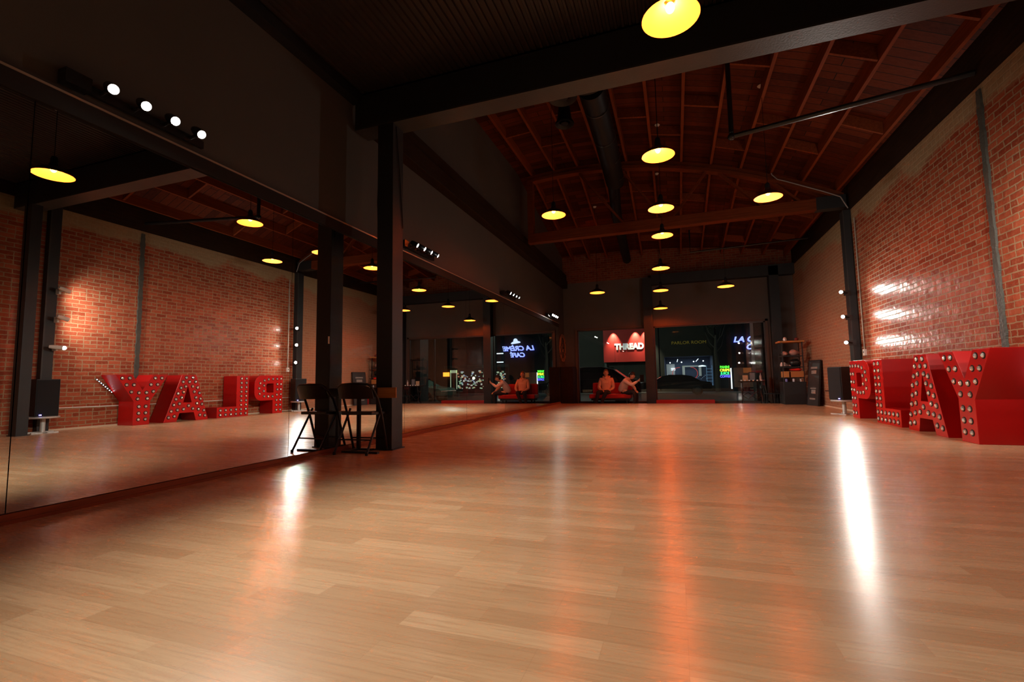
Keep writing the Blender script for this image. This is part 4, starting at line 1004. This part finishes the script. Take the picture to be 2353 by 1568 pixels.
hm.prism([(.20, .05)] + [(.19 * math.cos(a), .16 + .20 * math.sin(a)) for a in [PI * k / 14 for k in range(15)]] + [(-.20, .05)], .05, TH)
hm.build('neon_hat', emis('hat_neon', (.62, .72, 1), 1.6), ns)
ps = thing('led_sign', 'small hanging sign reading PANINI CREPE JUICE COFFEE in coloured lights', 'sign', (3.42, YF - .9, .72))
MB().box((-.34, 0, -.05), (.34, .08, 1.0)).build('casing', M_BLACK, ps)
MB().box((-.30, .08, .9), (-.26, .9, .94)).box((.26, .08, .9), (.30, .9, .94)).build('bracket', M_BLACK, ps)
for tx, zz_, cc in (('PANINI', .70, (.1, 1, .05)), ('CREPE', .47, (1, 1, .05)), ('JUICE', .24, (.05, 1, .25)), ('COFFEE', .02, (.12, .12, 1))):
    text_mesh('led_letters', tx, .25, .01, emis('led_' + tx.lower(), cc, 2.4), ps, (0, -.02, zz_), RX, offset=.007, align='CENTER', sx=.78 if len(tx) == 6 else .95)
tag(MB().box((3.83, YF - .6, -.10), (3.90, YF - .55, 1.42)).build('strip_lamp', emis('white_tube', (.8, .95, 1), 2.5)), 'thin vertical white light tube right of the coloured menu sign', 'light')
tag(MB().box((4.75, YF - .3, 1.05), (5.25, YF, 1.42)).build('orange_sign', mat('orange_plate', (.5, .15, .04), .6, emit=(.6, .16, .04), es=.22)), 'dull orange sign board on the cafe front', 'sign')

# shop with cluttered lit window, seen only in the mirror
bs = thing('bookshop', 'brightly lit cluttered shop across the street, seen in the mirror', 'building', (9.2, YF - .25, -.3))
MB().box((-2.6, 0, 2.25), (3.6, .2, 2.5)).box((-2.7, 0, 0), (-2.6, .2, 2.5)).box((-2.6, 0, 0), (2.8, .2, .35)).build('shop_frame', mat('green_grey_frame', (.05, .07, .06), .6), bs)
random.seed(11)
for k in range(150):
    x_ = -2.5 + random.random() * 4.6; z_ = .4 + (random.random() ** 1.3) * 1.5; a, b = .06 + random.random() * .13, .05 + random.random() * .12
    cc = random.choice([(.65, .8, .55), (.55, .65, .6), (.8, .8, .7), (.8, .35, .2), (.35, .6, .4), (.75, .7, .4), (.4, .5, .7)])
    MB().box((x_, -.05 - .1 * random.random(), z_), (x_ + a, -.02, z_ + b)).build('window_display', mat('display_%d' % (hash(cc) % 997), cc, .6, emit=cc, es=.55), bs)
MB().sphere((.55, -.2, 1.35), .13, 12, 8).build('globe_lamp', emis('globe_glow', (.9, 1, .7), 2.), bs)
MB().box((2.25, -.06, .4), (2.32, -.02, 2.1)).box((2.85, -.06, .4), (2.92, -.02, 2.1)).box((2.25, -.06, 1.85), (2.92, -.02, 2.1)).build('door_frame', mat('lit_frame', (.6, .7, .5), .6, emit=(.6, .7, .45), es=.5), bs)
for z_ in (1.75, 2.5): MB().box((-2.3, -.3, z_ + .9), (-1.7, -.25, z_ + .98)).build('tube_light', emis('cool_tube', (.75, .9, 1), 2.2), bs)
tag(MB().box((12.3, YF - .2, 1.25), (12.9, YF - .1, 1.62)).build('open_sign', emis('orange_sign_glow', (1, .22, .02), 4.)), 'small glowing orange sign across the street, seen in the mirror', 'sign')

# street trees
M_BARK = mat('bark', (.13, .12, .10), .9, noise=.3, nscale=8, bump=.6, bscale=30); M_LEAF = mat('leaf', (.13, .14, .09), .7, noise=.3, nscale=5)
def tree(label, x, y, h, seed):
    random.seed(seed); t = thing('street_tree', label, 'tree', (x, y, -.3))
    MB().tube([(0, 0, 0), (.03, 0, h * .35), (-.04, .02, h * .55), (.02, 0, h * .8)], [.19, .16, .12, .06], 10).build('trunk', M_BARK, t, smooth=True)
    for k in range(6):
        a = random.random() * 6.28; z0 = h * (.50 + .05 * k)
        MB().tube([(0, 0, z0), (.5 * math.cos(a), .5 * math.sin(a), z0 + .5), (.8 * math.cos(a), .8 * math.sin(a), z0 + 1.3)], [.045, .03, .012], 6).build('branch', M_BARK, t)
    vs = []; fs = []
    for k in range(260):
        c = Vector((random.gauss(0, .20) - .3, random.gauss(0, .3), h * .95 + random.gauss(0, .14)))
        u = Vector((random.uniform(-1, 1), random.uniform(-1, 1), random.uniform(-1, 1))).normalized(); v_ = u.orthogonal().normalized()
        n = len(vs); s = .06; vs += [c - u * s, c + v_ * s * .5, c + u * s, c - v_ * s * .5]; fs.append((n, n + 1, n + 2, n + 3))
    tag(MB().add(vs, fs).build('foliage', M_LEAF, t), kind='stuff')
    return t
tree('slim street tree across the road, left of the coloured menu sign', 2.86, 37.25, 5.2, 4)

# cars
def car(label, x, y, rz, paint, L=4.4, H=1.36):
    t = thing('parked_car', label, 'car', (x, y, -.35), rz)
    prof = [(-.5, .30), (-.5, .50), (-.47, .60), (-.33, .66), (-.28, .69), (-.16, .93), (-.06, 1.0), (.12, 1.0), (.24, .93), (.36, .68), (.47, .64), (.5, .55), (.5, .30)]
    P = [(a * L, b * H) for a, b in prof]
    def w_at(z): return .88 if z < .72 * H else .88 - (z - .72 * H) / (.28 * H) * .26
    vs = [(x_, -w_at(z_), z_) for x_, z_ in P] + [(x_, w_at(z_), z_) for x_, z_ in P]; n = len(P)
    fs = [tuple(range(n))[::-1], tuple(range(n, 2 * n))] + [(i, (i + 1) % n, n + (i + 1) % n, n + i) for i in range(n)]
    MB().add(vs, fs).build('body', paint, t, bevel=.03)
    gl = [(-.25 * L, .71 * H), (-.15 * L, .91 * H), (-.06 * L, .96 * H), (.11 * L, .96 * H), (.22 * L, .90 * H), (.31 * L, .71 * H)]
    MB().prism(gl, 1.0, frame((0, .62, 0), (1, 0, 0), (0, 0, 1), (0, -1, 0)) @ Matrix.Diagonal((1, 1, 1.36, 1))).build('side_windows', mat('car_glass', (.01, .012, .014), .05), t)
    for sx in (-.31, .31):
        for sy in (-.80, .80):
            T = frame((sx * L, sy + .1, .31), (1, 0, 0), (0, 0, 1), (0, -1, 0))
            wl = MB().lathe([(.19, .0), (.31, .0), (.32, .03), (.32, .17), (.31, .2), (.19, .2), (.19, 0)], 22, T).build('wheel', M_BLACK, t, smooth=True)
            MB().lathe([(.001, .01), (.19, .02), (.19, .18), (.001, .19)], 14, T).build('hub_cap', mat('dull_hub', (.06, .06, .06), .5), wl)
    return t
car('dark parked car across the street, below the lit parlor window', -.15, 33.0, 0, mat('black_car_paint', (.012, .012, .015), .15, coat=1.), 4.6, 1.32)
ca = car('tall dark car parked at the near kerb behind the couch', -3.75, 22.2, 0, mat('deep_blue_car_paint', (.02, .012, .015), .10, coat=1.), 4.6, 1.66)
MB().tube([(-.2 * 4.6, -.60, 1.63), (-.06 * 4.6, -.62, 1.675), (.12 * 4.6, -.62, 1.675), (.24 * 4.6, -.72, 1.55), (.36 * 4.6, -.88, 1.14), (.47 * 4.6, -.88, 1.07)], .016, 8).build('roof_highlight_tube', M_ALU, ca)  # polished tube added to draw the highlight along the roof line
car('pale green car at the near kerb, seen in the mirror', 6.4, 22.4, 0, mat('pale_green_car_paint', (.10, .14, .11), .25, coat=.6), 4.4, 1.3)
# street lamps added to light the road, none in the direct view
t = thing('added_street_lamp', 'unseen street lamp added beyond the left window to light the street', 'lamp', (-8.3, 30.0, -.3))
MB().tube([(0, 0, 0), (0, 0, 5.2), (.4, 0, 5.5)], .06, 10).build('pole', M_BLACK, t)
MB().sphere((.5, 0, 5.45), .12, 12, 8).build('globe', emis('added_lamp_globe', (1, .95, .8), 8.), t)
sl = bpy.data.lights.new('street_fill', 'POINT'); sl.energy = 420; sl.color = (.85, 1, .85); sl.shadow_soft_size = .15
o = bpy.data.objects.new('street_fill', sl); COL.objects.link(o); o.parent = t; o.location = (.5, 0, 5.2)
t = thing('added_street_lamp', 'street lamp added beyond the right window to light the street', 'lamp', (4.3, 21.0, -.3))
MB().tube([(0, 0, 0), (0, 0, 5.0), (-.5, 0, 5.3)], .06, 10).build('pole', M_BLACK, t)
MB().sphere((-.6, 0, 5.25), .12, 12, 8).build('globe', emis('added_lamp_globe', (1, .95, .8), 8.), t)
sl = bpy.data.lights.new('street_fill', 'POINT'); sl.energy = 330; sl.color = (.85, 1, .88); sl.shadow_soft_size = .15
o = bpy.data.objects.new('street_fill', sl); COL.objects.link(o); o.parent = t; o.location = (-.6, 0, 5.0)
